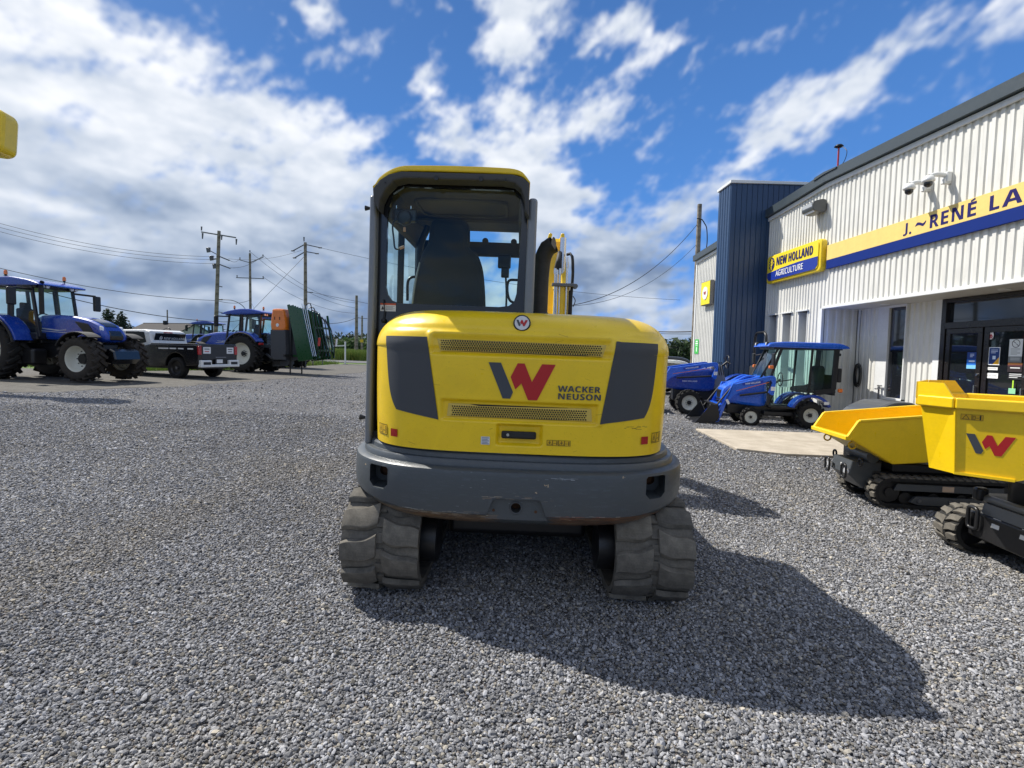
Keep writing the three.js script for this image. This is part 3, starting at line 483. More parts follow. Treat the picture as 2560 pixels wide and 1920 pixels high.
// ---------------------------------------------------------------- rubber tracks and tyres, shared builders
function trackPath(L, r, n) {                                        // points round a stadium; centre line in x,y; [x, y, angle]
  const st = L - 2 * r, per_ = 2 * st + 2 * Math.PI * r, out = [];
  for (let i = 0; i < n; i++) {
    let s = (i / n) * per_;
    if (s < st) { out.push([-st / 2 + s, 0, 0]); continue; } s -= st;
    if (s < Math.PI * r) { const a = s / r; out.push([st / 2 + r * Math.sin(a), r - r * Math.cos(a), a]); continue; } s -= Math.PI * r;
    if (s < st) { out.push([st / 2 - s, 2 * r, Math.PI]); continue; } s -= st;
    const a = s / r; out.push([-st / 2 - r * Math.sin(a), r + r * Math.cos(a), Math.PI + a]);
  }
  return out;
}
function makeTrack(parent, { L, r, w, z, pitch, lugH, mat, name = 'track', wheels = 4, lugMats = [mat] }) {
  // belt along x, lying on y = 0 incl. lugs
  const R0 = r - lugH, outer = trackPath(L - 2 * lugH, R0, 72).map(([x, y]) => [x, y + lugH]), inner = trackPath(L - 2 * lugH - 0.07, R0 - 0.035, 72).map(([x, y]) => [x, y + lugH + 0.035]);
  const t = part(parent, name, ext(outer, w, { holes: [inner.reverse()], z }), mat);
  const per_ = 2 * (L - 2 * r) + 2 * Math.PI * R0, n = Math.round(per_ / pitch), hw = w / 2;
  // one lug: a rounded block swept along a bent line, lower towards its outer end
  const lug = (s) => {
    const pr = [[-0.41, 0.004], [-0.385, -0.80], [-0.36, -0.96], [-0.31, -1], [0.22, -1], [0.28, -0.96], [0.315, -0.78], [0.37, 0.004]], Q = [], I = [], Zn = 8, Ln = hw * 0.92;
    for (let j = 0; j <= Zn; j++) { const t = j / Zn, e = Math.min(1, Math.min(t, 1 - t) * 6 + 0.86), zz = (t - 0.5) * Ln, bend = 0.26 * zz + 0.07 * Math.sin(t * 5.2) * pitch - 0.05 * pitch; for (const [a, b] of pr) Q.push(a * pitch * (0.80 + 0.2 * e) * (1.08 - 0.22 * t) + bend, b * lugH * e * (1 - 0.12 * t), s * zz); }
    const C = pr.length; for (let j = 0; j < Zn; j++) for (let i = 0; i + 1 < C; i++) { const a = j * C + i; s > 0 ? I.push(a, a + 1, a + C + 1, a, a + C + 1, a + C) : I.push(a, a + C + 1, a + 1, a, a + C, a + C + 1); }
    for (const [o, f] of [[0, s > 0], [Zn * C, s < 0]]) for (let i = 1; i + 1 < C; i++) f ? I.push(o, o + i + 1, o + i) : I.push(o, o + i, o + i + 1);
    const g = new THREE.BufferGeometry(); g.setAttribute('position', new THREE.Float32BufferAttribute(Q, 3)); g.setIndex(I); g.computeVertexNormals(); return join(crease(clean(g), 0.4));
  };
  const gl = lug(1), gr = lug(-1);
  const put = (k, s) => trackPath(L - 2 * lugH, R0, n * 2).forEach(([x, y, a], i) => {
    if (i % 2 !== k) return;
    const m = new THREE.Mesh(s > 0 ? gl : gr, lugMats[(i * 7 + k) % lugMats.length]); m.name = 'tread_lug'; m.castShadow = m.receiveShadow = true;
    m.position.set(x, y + lugH, z + s * hw * 0.54); m.rotation.z = a; t.add(m);
  });
  put(0, 1); put(1, -1);
  const links = trackPath(L - 2 * lugH + 0.012, R0 + 0.006, n * 2).map(([x, y, a]) => xf(new THREE.BoxGeometry(pitch * 0.32, 0.022, w * 0.1), x, y + lugH - 0.006, z, 0, 0, a));
  part(t, 'link_row', links, mat);
  const st = L - 2 * r, wh = { push: (...g) => part(t, 'roller', g, M.black) };
  for (const x of [-st / 2, st / 2]) wh.push(cyl(r - lugH - 0.05, r - lugH - 0.05, w * 0.42, 'z', x, r, z, 24), cyl(0.05, 0.05, w * 0.62, 'z', x, r, z, 12));
  for (let i = 0; i < wheels; i++) wh.push(cyl(r * 0.36, r * 0.36, w * 0.5, 'z', -st / 2 + st * (i + 0.6) / (wheels + 0.2), lugH + 0.035 + r * 0.36, z, 18));
  return t;
}
function tyreGeo(Rr, w, rim, n, lug) {                               // axle along z
  const b = Rr - lug, prof = [[rim, -w * 0.40], [rim + 0.03, -w * 0.46], [rim + (b - rim) * 0.45, -w * 0.52], [b - 0.05 * Rr, -w * 0.49], [b - 0.005, -w * 0.42], [b, -w * 0.2], [b, w * 0.2], [b - 0.005, w * 0.42], [b - 0.05 * Rr, w * 0.49], [rim + (b - rim) * 0.45, w * 0.52], [rim + 0.03, w * 0.46], [rim, w * 0.40]];
  const out = [lathe(prof, 'z', 0, 0, 0, 44)];
  if (n) for (let i = 0; i < n; i++) for (const s of [-1, 1]) {
    const g = new THREE.BoxGeometry(2 * Math.PI * Rr / n * 0.36, lug * 1.5, w * 0.60); g.rotateY(s * 0.65); g.translate(0, Rr - lug * 0.75, s * w * 0.25);
    g.rotateZ((i + (s > 0 ? 0.5 : 0)) / n * 2 * Math.PI); out.push(g);
  }
  return out;
}
function rimGeo(rim, w, dish) {
  return lathe([[rim, -w * 0.42], [rim * 1.03, -w * 0.43], [rim * 0.98, -w * 0.3], [rim * 0.9, -w * 0.2], [rim * 0.88, w * dish - 0.02], [rim * 0.35, w * (dish + 0.06)], [0.001, w * (dish + 0.06)]], 'z', 0, 0, 0, 36);
}
function wheel(parent, x, y, z, { R: Rr, w, rim, n = 0, lug = 0, side = 1, rimMat = M.cream, tyreMat = M.tyre, dish = 0.1, bolts = 8, hubMat = M.black, hubR = 0.3 }) {
  const g = part(parent, 'wheel', tyreGeo(Rr, w, rim, n, lug), tyreMat); g.position.set(x, y, z);
  const d = side * dish * w;
  const face = lathe([[rim * 1.04, w * 0.44], [rim, w * 0.40], [rim * 0.95, w * 0.26], [rim * 0.90, w * (dish + 0.04)], [rim * 0.5, w * dish], [0.001, w * dish]], 'z', 0, 0, 0, 36), back = lathe([[rim * 1.04, -w * 0.44], [rim * 0.95, -w * 0.26], [rim * 0.9, w * dish]], 'z', 0, 0, 0, 36);
  const rg = [face, back].map((q) => (side < 0 ? xf(q, 0, 0, 0, 0, Math.PI, 0) : q));
  const rp = part(g, 'rim', rg, rimMat);
  const hub = [cyl(rim * hubR, rim * hubR * 0.8, w * 0.2, 'z', 0, 0, d + side * w * 0.08, 18)];
  for (let i = 0; i < bolts; i++) { const a = i / bolts * 6.2832; hub.push(cyl(rim * 0.045, rim * 0.045, 0.03, 'z', rim * hubR * 1.35 * Math.cos(a), rim * hubR * 1.35 * Math.sin(a), d + side * 0.02, 6)); }
  part(g, 'hub', hub, hubMat);
  return g;
}

// ---------------------------------------------------------------- the excavator seen from behind; local +z is its tail, -z its front
const exc = thing('excavator', 'yellow tracked excavator seen from behind with grey counterweight and tall cab', 'excavator', [0.137, gy(0.137), -3.0], -0.04);
exc.rotation.order = 'YXZ'; exc.rotation.z = -0.018;
const HC = -0.03;
function tailZ(x, y, a, b, n, d, z0) { const q = Math.min(1, Math.abs(x - HC) / (a - d)); return z0 - b + b * Math.pow(Math.max(0, 1 - Math.pow(q, n)), 1 / n) - d; }
const hoodD = (y) => (y < 1.62 ? 0.004 + 0.012 * ((1.62 - y) / 0.62) ** 2 : 0.235 * (1 - Math.sqrt(Math.max(0, 1 - Math.min(1, (y - 1.62) / 0.235) ** 2))));
const hoodZ = (x, y) => tailZ(x, y, 1.005, 0.95, 3.8, hoodD(y), -0.06);
const hoodN = (x, y) => { const e = 0.004; return V(-(hoodZ(x + e, y) - hoodZ(x - e, y)) / (2 * e), -(hoodZ(x, y + e) - hoodZ(x, y - e)) / (2 * e), 1).normalize(); };
const hoodP = (x, y, off) => { const n = hoodN(x, y); return V(x, y, hoodZ(x, y)).addScaledVector(n, off); };
const bx01 = (v, a, b, s) => THREE.MathUtils.smoothstep(v, a - s, a) * (1 - THREE.MathUtils.smoothstep(v, b, b + s));
// recesses pressed into the hood: two grille bays and the handle well
const bays = [[1.592, 1.682, -0.56, 0.485, 0.02], [1.198, 1.298, -0.49, 0.42, 0.02]];
function pressed(x, y) {
  let d = 0;
  for (const [y0, y1, x0, x1, s] of bays) d = Math.max(d, 0.024 * bx01(y, y0, y1, s) * bx01(x, x0, x1, s));
  d = Math.max(d, 0.03 * bx01(y, 1.06, 1.165, 0.014) * bx01(x, -0.155, 0.095, 0.014));
  const w = 0.565 - (1.69 - y) * 0.16;                              // the stepped middle door between the grey panels
  d -= 0.007 * bx01(y, 1.19, 1.70, 0.015) * bx01(x - HC, -w, w, 0.012);
  d += 0.006 * Math.exp(-(((y - 1.735) / 0.012) ** 2)) * bx01(x, -0.85, 0.80, 0.05);
  return d;
}
{
  const xs = [], ys = [], U = 260;
  for (let i = 0; i <= U; i++) { const t = -1 + 2 * i / U; xs.push(Math.sign(t) * (1 - Math.pow(1 - Math.abs(t), 1.9)) * (Math.abs(t) > 0.6 ? 1 : 1)); }
  const rows = []; for (let i = 0; i <= 110; i++) rows.push(1.0 + 0.62 * i / 110); for (let i = 1; i <= 26; i++) rows.push(1.62 + 0.235 * Math.sin(i / 26 * Math.PI / 2));
  const pos = [], idx = [];
  const uu = []; for (let i = 0; i <= U; i++) { const t = -1 + 2 * i / U; uu.push(t); }
  const line = (y) => uu.map((t) => { const d = hoodD(y), a = 1.005 - d, s = Math.sign(t) * Math.min(1, Math.abs(t)); // even steps over the face, closing on the flank
    const q = Math.abs(s) < 0.9 ? Math.abs(s) / 0.9 * 0.965 : 0.965 + (1 - 0.965) * (1 - Math.pow(1 - (Math.abs(s) - 0.9) / 0.1, 2.2)), x = HC + Math.sign(s) * q * a; return [x, y, hoodZ(x, y)]; });
  for (const y of rows) for (const [x, yy, z] of line(y)) { const n = hoodN(Math.max(HC - 0.9, Math.min(HC + 0.9, x)), yy), k = Math.abs(x - HC) < 0.9 ? pressed(x, yy) : 0; pos.push(x - n.x * k, yy - n.y * k, z - n.z * k); }
  for (let j = 1; j <= 6; j++) for (const [x, , z] of line(1.855)) { const t = j / 6; pos.push(HC + (x - HC) * (1 - 0.97 * t), 1.855 + 0.012 * Math.sin(t * 1.5), z * (1 - t) + -0.95 * t); }
  const C = U + 1, Rn = rows.length + 6;
  for (let j = 0; j + 1 < Rn; j++) for (let i = 0; i < U; i++) { const a = j * C + i; idx.push(a, a + 1, a + C + 1, a, a + C + 1, a + C); }
  const g = new THREE.BufferGeometry(); g.setAttribute('position', new THREE.Float32BufferAttribute(pos, 3)); g.setIndex(idx); g.computeVertexNormals();
  const hg = clean(g), hp = hg.attributes.position, hu = new Float32Array(hp.count * 2); for (let i = 0; i < hp.count; i++) { hu[2 * i] = hp.getX(i); hu[2 * i + 1] = hp.getY(i); } hg.setAttribute('uv', new THREE.BufferAttribute(hu, 2));
  part(exc, 'engine_hood', hg, mHood(), { raw: true });
}
function hoodPatch(x0, x1, y0, y1, off, m, name, parent = exc, nx = 18, ny = 18) {   // x0,x1: functions of v; y0,y1: functions of u
  const pos = [], idx = []; const f = (q) => (typeof q === 'function' ? q : () => q); const X0 = f(x0), X1 = f(x1), Y0 = f(y0), Y1 = f(y1);
  for (let j = 0; j <= ny; j++) for (let i = 0; i <= nx; i++) { const u = i / nx, v = j / ny, x = X0(v) + (X1(v) - X0(v)) * u, y = Y0(u) + (Y1(u) - Y0(u)) * v, p = hoodP(x, y, off - pressed(x, y)); pos.push(p.x, p.y, p.z); }
  for (let j = 0; j < ny; j++) for (let i = 0; i < nx; i++) { const a = j * (nx + 1) + i; idx.push(a, a + 1, a + nx + 2, a, a + nx + 2, a + nx + 1); }
  const g = new THREE.BufferGeometry(); g.setAttribute('position', new THREE.Float32BufferAttribute(pos, 3)); g.setIndex(idx); g.computeVertexNormals();
  return part(parent, name, g, m);
}
hoodPatch((v) => -0.836 - 0.044 * v + 0.045 * Math.pow(1 - v, 6), (v) => -0.515 - 0.084 * v, (u) => 1.228 - 0.042 * u, (u) => 1.676, 0.004, M.panelGrey, 'side_panel');
hoodPatch((v) => 0.445 + 0.075 * v, (v) => 0.772 + 0.030 * v - 0.045 * Math.pow(1 - v, 6), (u) => 1.197 + 0.038 * u, (u) => 1.689, 0.004, M.panelGrey, 'side_panel');
// perforated grilles: real holes, a black sheet standing in for the shade inside
for (const [y0, y1, x0, x1, taper] of [[1.598, 1.668, -0.54, 0.465, 0.02], [1.21, 1.287, -0.46, 0.392, -0.008]]) {
  const holes = [], r = 0.0056, p = 0.0145; let row = 0;
  for (let y = y0 + 0.010; y < y1 - 0.008; y += p * 0.866, row++) for (let x = x0 + 0.024 + (row % 2) * p / 2; x < x1 - 0.024; x += p) holes.push(Array.from({ length: 6 }, (_, k) => [x + r * Math.cos(k * Math.PI / 3), y + r * Math.sin(k * Math.PI / 3)]));
  const g = clean(new THREE.ShapeGeometry(shapeOf([[x0 + taper, y0], [x1 - taper, y0], [x1, y1], [x0, y1]], holes))), q = g.attributes.position;
  for (let i = 0; i < q.count; i++) { const P = hoodP(q.getX(i), q.getY(i), -0.004); q.setXYZ(i, P.x, P.y, P.z); }
  g.computeVertexNormals();
  const gr = part(exc, 'grille', g, std(lin(0.62, 0.45, 0.09), 0.5));
  const P = [], I = []; for (let i = 0; i <= 30; i++) for (const y of [y0, y1]) { const x = x0 + 0.021 + (x1 - x0 - 0.042) * i / 30, v = hoodP(x, y, -0.0115); P.push(v.x, v.y, v.z); } for (let i = 0; i < 30; i++) I.push(2 * i, 2 * i + 2, 2 * i + 3, 2 * i, 2 * i + 3, 2 * i + 1);
  const b = new THREE.BufferGeometry(); b.setAttribute('position', new THREE.Float32BufferAttribute(P, 3)); b.setIndex(I); b.computeVertexNormals(); part(gr, 'grille_backing', b, M.black);
}
function onHood(g, off = 0.004) { g = clean(g); const q = g.attributes.position; for (let i = 0; i < q.count; i++) { const P = hoodP(q.getX(i), q.getY(i), off - pressed(q.getX(i), q.getY(i)) + q.getZ(i)); q.setXYZ(i, P.x, P.y, P.z); } g.computeVertexNormals(); return g; }
for (const m of wLogo(exc, 0.394, -0.03, 1.434, 0)) m.geometry = join(onHood(m.geometry, 0.003));
part(exc, 'lettering', onHood(xf(textFit('WACKER', 0.252, 0.036, 0.002), 0.186, 1.384, 0)), M.logoGrey); part(exc, 'lettering', onHood(xf(textFit('NEUSON', 0.252, 0.036, 0.002), 0.190, 1.339, 0)), M.logoGrey);
{
  const P = hoodP(-0.04, 1.772, 0.012), q = V(P.x, P.y, P.z), ring = part(exc, 'badge_rim', xf(lathe([[0.052, -0.02], [0.052, 0.0], [0.045, 0.006], [0.001, 0.006]], 'z', 0, 0, 0, 30), q.x, q.y, q.z - 0.002, -0.25, 0, 0), M.black);
  const face = part(exc, 'badge', xf(cyl(0.043, 0.043, 0.006, 'z', 0, 0, 0, 30), q.x, q.y, q.z + 0.006, -0.25, 0, 0), std(lin(0.55, 0.55, 0.56), 0.3, { metalness: 0.4 }));
  for (const m of wLogo(exc, 0.068, 0, 0, 0.0)) m.geometry = join(xf(m.geometry, q.x, q.y, q.z + 0.011, -0.25, 0, 0));
  const hx = -0.033, hz = hoodZ(hx, 1.11) - 0.01;
  const h = part(exc, 'door_handle', [box(0.208, 0.046, 0.022, hx, 1.112, hz, 0.012), box(0.15, 0.034, 0.014, hx + 0.02, 1.112, hz + 0.008, 0.008)], M.plastic); part(h, 'keyhole', cyl(0.009, 0.009, 0.006, 'z', -0.098, 1.113, hz + 0.012), M.chrome);
  for (const [x, y] of [[-0.803, 1.08], [0.74, 1.095]]) hoodPatch(x - 0.024, x + 0.024, y - 0.024, y + 0.024, 0.005, M.reflector, 'reflector', exc, 3, 3);
  const warn = (n, flip) => canvasMat(64 * n, 64, (c, w, hh) => { c.fillStyle = '#d6ac12'; c.fillRect(0, 0, w, hh); c.strokeStyle = '#1c1a10'; c.lineWidth = 3; for (let i = 0; i < n; i++) { c.strokeRect(64 * i + 2, 2, 60, 60); if (i % 2 === (flip ? 1 : 0)) { c.beginPath(); c.moveTo(64 * i + 32, 10); c.lineTo(64 * i + 56, 54); c.lineTo(64 * i + 8, 54); c.closePath(); c.stroke(); c.fillStyle = '#1c1a10'; c.fillRect(64 * i + 27, 24, 9, 22); } else { c.fillStyle = '#1c1a10'; c.beginPath(); c.arc(64 * i + 46, 16, 6, 0, 7); c.fill(); c.fillRect(64 * i + 41, 23, 11, 32); c.fillRect(64 * i + 8, 36, 26, 4); } } });
  const decal = (x, y, w, h, m, name, label) => { const g = new THREE.PlaneGeometry(w, h, 6, 3), p = g.attributes.position; for (let i = 0; i < p.count; i++) { const P = hoodP(x + p.getX(i), y + p.getY(i), 0.003); p.setXYZ(i, P.x, P.y, P.z); } g.computeVertexNormals(); part(exc, name, g, m, { raw: true, label }); };
  decal(-0.895, 1.088, 0.075, 0.066, warn(2), 'warning_sticker'); decal(0.832, 1.104, 0.075, 0.066, warn(2), 'warning_sticker'); decal(0.206, 1.075, 0.142, 0.034, warn(4), 'warning_sticker');
  decal(-0.231, 1.073, 0.052, 0.048, canvasMat(64, 60, (c, w, hh) => { c.fillStyle = '#cfd2d2'; c.fillRect(0, 0, w, hh); c.fillStyle = '#5d6a80'; for (let i = 0; i < 5; i++) c.fillRect(6, 7 + i * 11, 52 - (i % 2) * 9, 5); }), 'data_plate');
}
// counterweight
{
  const prof = [[0.565, 0.30], [0.568, 0.10], [0.60, 0.045], [0.645, 0.006], [0.70, 0], [0.872, 0.002], [0.896, 0.008], [0.910, 0.026], [0.913, 0.052], [0.940, 0.056], [0.951, 0.064], [0.954, 0.088], [0.980, 0.092], [0.991, 0.102], [0.995, 0.14], [0.996, 0.32]];
  const U = 96, pos = [], idx = [], zEnd = -1.0;
  const ring = ([y, d]) => { const o = []; for (let i = 0; i <= U; i++) { const t = -1 + 2 * i / U, a = Math.PI / 2 * t, n = 3.0, c = Math.pow(Math.abs(Math.cos(a)), 2 / n), s = Math.sign(t) * Math.pow(Math.abs(Math.sin(a)), 2 / n); o.push([HC + (1.155 - d) * s, y + 0.085 * Math.pow(Math.max(0, (Math.abs((1.155 - d) * s) - 0.62) / 0.5), 1.6) * Math.max(0, 1 - (y - 0.56) / 0.36), (zEnd + (0.0 - zEnd - d) * c)]); } return o; };
  for (const r of prof) for (const p of ring(r)) pos.push(...p);
  const C = U + 1;
  for (let j = 0; j + 1 < prof.length; j++) for (let i = 0; i < U; i++) { const a = j * C + i; idx.push(a, a + 1, a + C + 1, a, a + C + 1, a + C); }
  const cap = (j, flip) => { const c = pos.length / 3; pos.push(HC, prof[j][0], zEnd); for (let i = 0; i < U; i++) { const a = j * C + i; flip ? idx.push(c, a, a + 1) : idx.push(c, a + 1, a); } };
  cap(0, false); cap(prof.length - 1, true);
  for (let j = 0; j + 1 < prof.length; j++) { const a = j * C, b = a + C, c = a + U, d = c + C; idx.push(c, a, b, c, b, d); }   // flat front
  const g = new THREE.BufferGeometry(); g.setAttribute('position', new THREE.Float32BufferAttribute(pos, 3)); g.setIndex(idx); g.computeVertexNormals(); metreUV2(g);
  const cut = (pts, z0, z1) => { const q = new THREE.ExtrudeGeometry(shapeOf(pts), { depth: z1 - z0, bevelEnabled: false }); q.translate(0, 0, z0); return new Brush(q); };
  const ev = new Evaluator(); ev.useGroups = false; ev.attributes = ['position', 'normal', 'uv'];
  let b = new Brush(g); b.updateMatrixWorld();
  const pocket = (x, y, w, h, z0) => { const c = cut([[x - w / 2, y - h / 2 + 0.03], [x - w / 2 + 0.03, y - h / 2], [x + w / 2 - 0.03, y - h / 2], [x + w / 2, y - h / 2 + 0.03], [x + w / 2, y + h / 2 - 0.012], [x + w / 2 - 0.012, y + h / 2], [x - w / 2 + 0.012, y + h / 2], [x - w / 2, y + h / 2 - 0.012]], z0, 0.3); c.updateMatrixWorld(); b = ev.evaluate(b, c, SUBTRACTION); };
  pocket(-0.892, 0.805, 0.135, 0.14, -0.36); pocket(0.822, 0.812, 0.14, 0.14, -0.36);
  const nt = cut([[-0.225, 0.5], [-0.225, 0.592], [-0.172, 0.735], [-0.16, 0.745], [0.10, 0.745], [0.113, 0.735], [0.165, 0.592], [0.165, 0.5]], -0.035, 0.3); nt.updateMatrixWorld(); b = ev.evaluate(b, nt, SUBTRACTION);
  const hole = new Brush(cyl(0.03, 0.03, 0.2, 'z', -0.033, 0.684, -0.08, 24)); hole.updateMatrixWorld(); b = ev.evaluate(b, hole, SUBTRACTION);
  const cg = clean(crease(clean(b.geometry), 0.6)), cp = cg.attributes.position, cuv = new Float32Array(cp.count * 2); for (let i = 0; i < cp.count; i++) { cuv[2 * i] = cp.getX(i); cuv[2 * i + 1] = cp.getY(i); } cg.setAttribute('uv', new THREE.BufferAttribute(cuv, 2));
  const cw = part(exc, 'counterweight', cg, mCast(), { raw: true });
  part(cw, 'tow_hole_ring', [lathe([[0.03, -0.004], [0.038, -0.004], [0.038, 0.006], [0.03, 0.006], [0.03, -0.004]], 'z', -0.033, 0.684, -0.035, 24)], M.slate);
  part(cw, 'tow_hole_base', cyl(0.029, 0.029, 0.01, 'z', -0.033, 0.684, -0.12, 18), M.rust);
  for (const [x, y] of [[-0.885, 0.815], [0.815, 0.825]]) part(cw, 'tie_down_tube', [cyl(0.034, 0.034, 0.05, 'z', x, y, -0.33, 18, true), cyl(0.031, 0.031, 0.01, 'z', x, y, -0.345, 18)], M.rust);
  for (const [x, y, z] of [[-0.635, 0.945, -0.20], [0.559, 0.945, -0.18]]) part(cw, 'bolt', [cyl(0.02, 0.02, 0.016, 'y', x, y + 0.006, z, 6), cyl(0.03, 0.03, 0.006, 'y', x, y - 0.002, z, 16)], M.steel);
  for (const x of [-0.165, 0.085]) part(cw, 'threaded_hole', cyl(0.009, 0.009, 0.004, 'z', x, 0.665, -0.033, 10), M.rust);
}
function mHood() {                                                   // settled dust, fine scuffs and a few scratches on the yellow cover
  const W = 1024, H = 512, c = document.createElement('canvas'), k = c.getContext('2d'), r = rngOf(17); c.width = W; c.height = H;
  k.fillStyle = '#ffffff'; k.fillRect(0, 0, W, H);
  for (let i = 0; i < 5200; i++) { const a = r() * W, b = r() * H, s = 0.6 + r() * 1.6; k.fillStyle = `rgba(${r() > 0.4 ? '196,190,176' : '150,138,110'},${0.10 + 0.22 * r()})`; k.fillRect(a, b, s, s); }
  for (let i = 0; i < 260; i++) { const a = r() * W, b = r() * H, s = 14 + r() * 50; k.fillStyle = `rgba(225,222,212,${0.03 + 0.05 * r()})`; k.beginPath(); k.ellipse(a, b, s, s * (0.3 + 0.5 * r()), r() * 3, 0, 7); k.fill(); }
  const X = (x) => (x + 1.1) / 2.2 * W, Y = (y) => H - (y - 0.98) / 0.92 * H;
  k.lineWidth = 1.1; for (let i = 0; i < 46; i++) { const a = X(-0.95 + 1.9 * r()), b = Y(1.0 + 0.75 * r()), l = 5 + r() * 26, t = (r() - 0.5) * 0.8; k.strokeStyle = `rgba(${r() > 0.5 ? '120,104,60' : '236,232,220'},${0.3 + 0.35 * r()})`; k.beginPath(); k.moveTo(a, b); k.lineTo(a + l * Math.cos(t), b + l * Math.sin(t)); k.stroke(); }
  k.strokeStyle = 'rgba(70,55,20,0.75)'; for (let i = 0; i < 14; i++) { const a = X(0.60 + 0.14 * r()), b = Y(1.165 + 0.02 * r()); k.beginPath(); k.moveTo(a, b); k.lineTo(a + 6 + 9 * r(), b + 2 * (r() - 0.5)); k.stroke(); }
  const t = new THREE.CanvasTexture(c); t.colorSpace = THREE.SRGBColorSpace; t.magFilter = THREE.LinearFilter; t.wrapS = t.wrapT = THREE.RepeatWrapping; t.repeat.set(1 / 2.2, 1 / 0.92); t.offset.set(1.1 / 2.2, -0.98 / 0.92);
  return new THREE.MeshPhysicalMaterial({ color: M.yellow.color, map: t, roughness: 0.45, roughnessMap: roughT, clearcoat: 0.35, clearcoatRoughness: 0.25 });
}
function metreUV2(g) { const p = g.attributes.position, u = new Float32Array(p.count * 2); g.setAttribute('uv', new THREE.BufferAttribute(u, 2)); return g; }
function mCast() {                                                   // scuffed paint: rusty scrape along the lower edge, chips and scratches where the photo shows them
  const W = 2048, H = 512, x0 = -1.19, x1 = 1.13, y0 = 0.54, y1 = 1.02, c = document.createElement('canvas'); c.width = W; c.height = H; const k = c.getContext('2d'), r = rngOf(91);
  k.fillStyle = '#43484b'; k.fillRect(0, 0, W, H);
  const X = (x) => (x - x0) / (x1 - x0) * W, Y = (y) => H - (y - y0) / (y1 - y0) * H;
  for (let i = 0; i < 2600; i++) { const a = r() * W, b = r() * H, s = 3 + r() * 16; k.fillStyle = `rgba(${r() > 0.5 ? '92,100,108' : '58,66,74'},${0.05 + 0.1 * r()})`; k.fillRect(a, b, s * 2.4, s * 0.6); }
  const streak = (n, xa, xb, ya, yb, cols, l0, l1, hh) => { for (let i = 0; i < n; i++) { const t = r(), a = xa + (xb - xa) * r(), b = ya + (yb - ya) * t; k.fillStyle = cols[Math.floor(r() * cols.length)]; k.globalAlpha = 0.35 + 0.5 * r(); k.save(); k.translate(X(a), Y(b)); k.rotate((r() - 0.5) * 0.06); k.fillRect(0, 0, l0 + (l1 - l0) * r(), 1 + hh * r()); k.restore(); } k.globalAlpha = 1; };
  streak(900, -0.95, -0.24, 0.56, 0.638, ['#6b4f38', '#7a6148', '#54402f', '#8b7458', '#5a4a3c'], 20, 120, 4); streak(900, 0.16, 1.0, 0.56, 0.645, ['#6d4a34', '#7c5a40', '#57402f', '#8a6e52'], 20, 120, 4);
  streak(60, -0.85, -0.4, 0.62, 0.65, ['#c9c3b4', '#9b9484'], 8, 50, 2.5); streak(50, -0.5, -0.2, 0.60, 0.66, ['#c4bdae', '#8d7b66'], 6, 40, 2); streak(70, 0.15, 0.85, 0.625, 0.655, ['#8a3d28', '#a0583c', '#c0b2a0'], 8, 60, 2.5);
  streak(26, -0.25, 0.2, 0.735, 0.765, ['#9a7a58', '#bba88e', '#6d5238'], 6, 50, 2.5); streak(24, 0.12, 0.30, 0.865, 0.88, ['#15171a', '#c4c6c6', '#8a8f92'], 8, 45, 2.2); streak(18, -0.5, 0.3, 0.68, 0.9, ['#8f989f', '#b7bcc0'], 3, 16, 2);
  for (const [x, y, s] of [[0.137, 0.835, 11], [0.08, 0.79, 6], [-0.93, 0.66, 5], [-1.0, 0.86, 5], [0.60, 0.89, 6]]) { k.fillStyle = '#b39a78'; for (let i = 0; i < 9; i++) k.fillRect(X(x) + (r() - 0.5) * s * 2, Y(y) + (r() - 0.5) * s * 2, 2 + r() * s * 0.6, 2 + r() * s * 0.6); }
  const t = new THREE.CanvasTexture(c); t.colorSpace = THREE.SRGBColorSpace; t.magFilter = THREE.LinearFilter; t.wrapS = t.wrapT = THREE.RepeatWrapping; t.repeat.set(1 / (x1 - x0), 1 / (y1 - y0)); t.offset.set(-x0 / (x1 - x0), -y0 / (y1 - y0));
  return new THREE.MeshPhysicalMaterial({ color: 0xffffff, map: t, roughness: 0.55, roughnessMap: roughT, clearcoat: 0.25, clearcoatRoughness: 0.4, bumpMap: bumpT, bumpScale: 0.0012 });
}
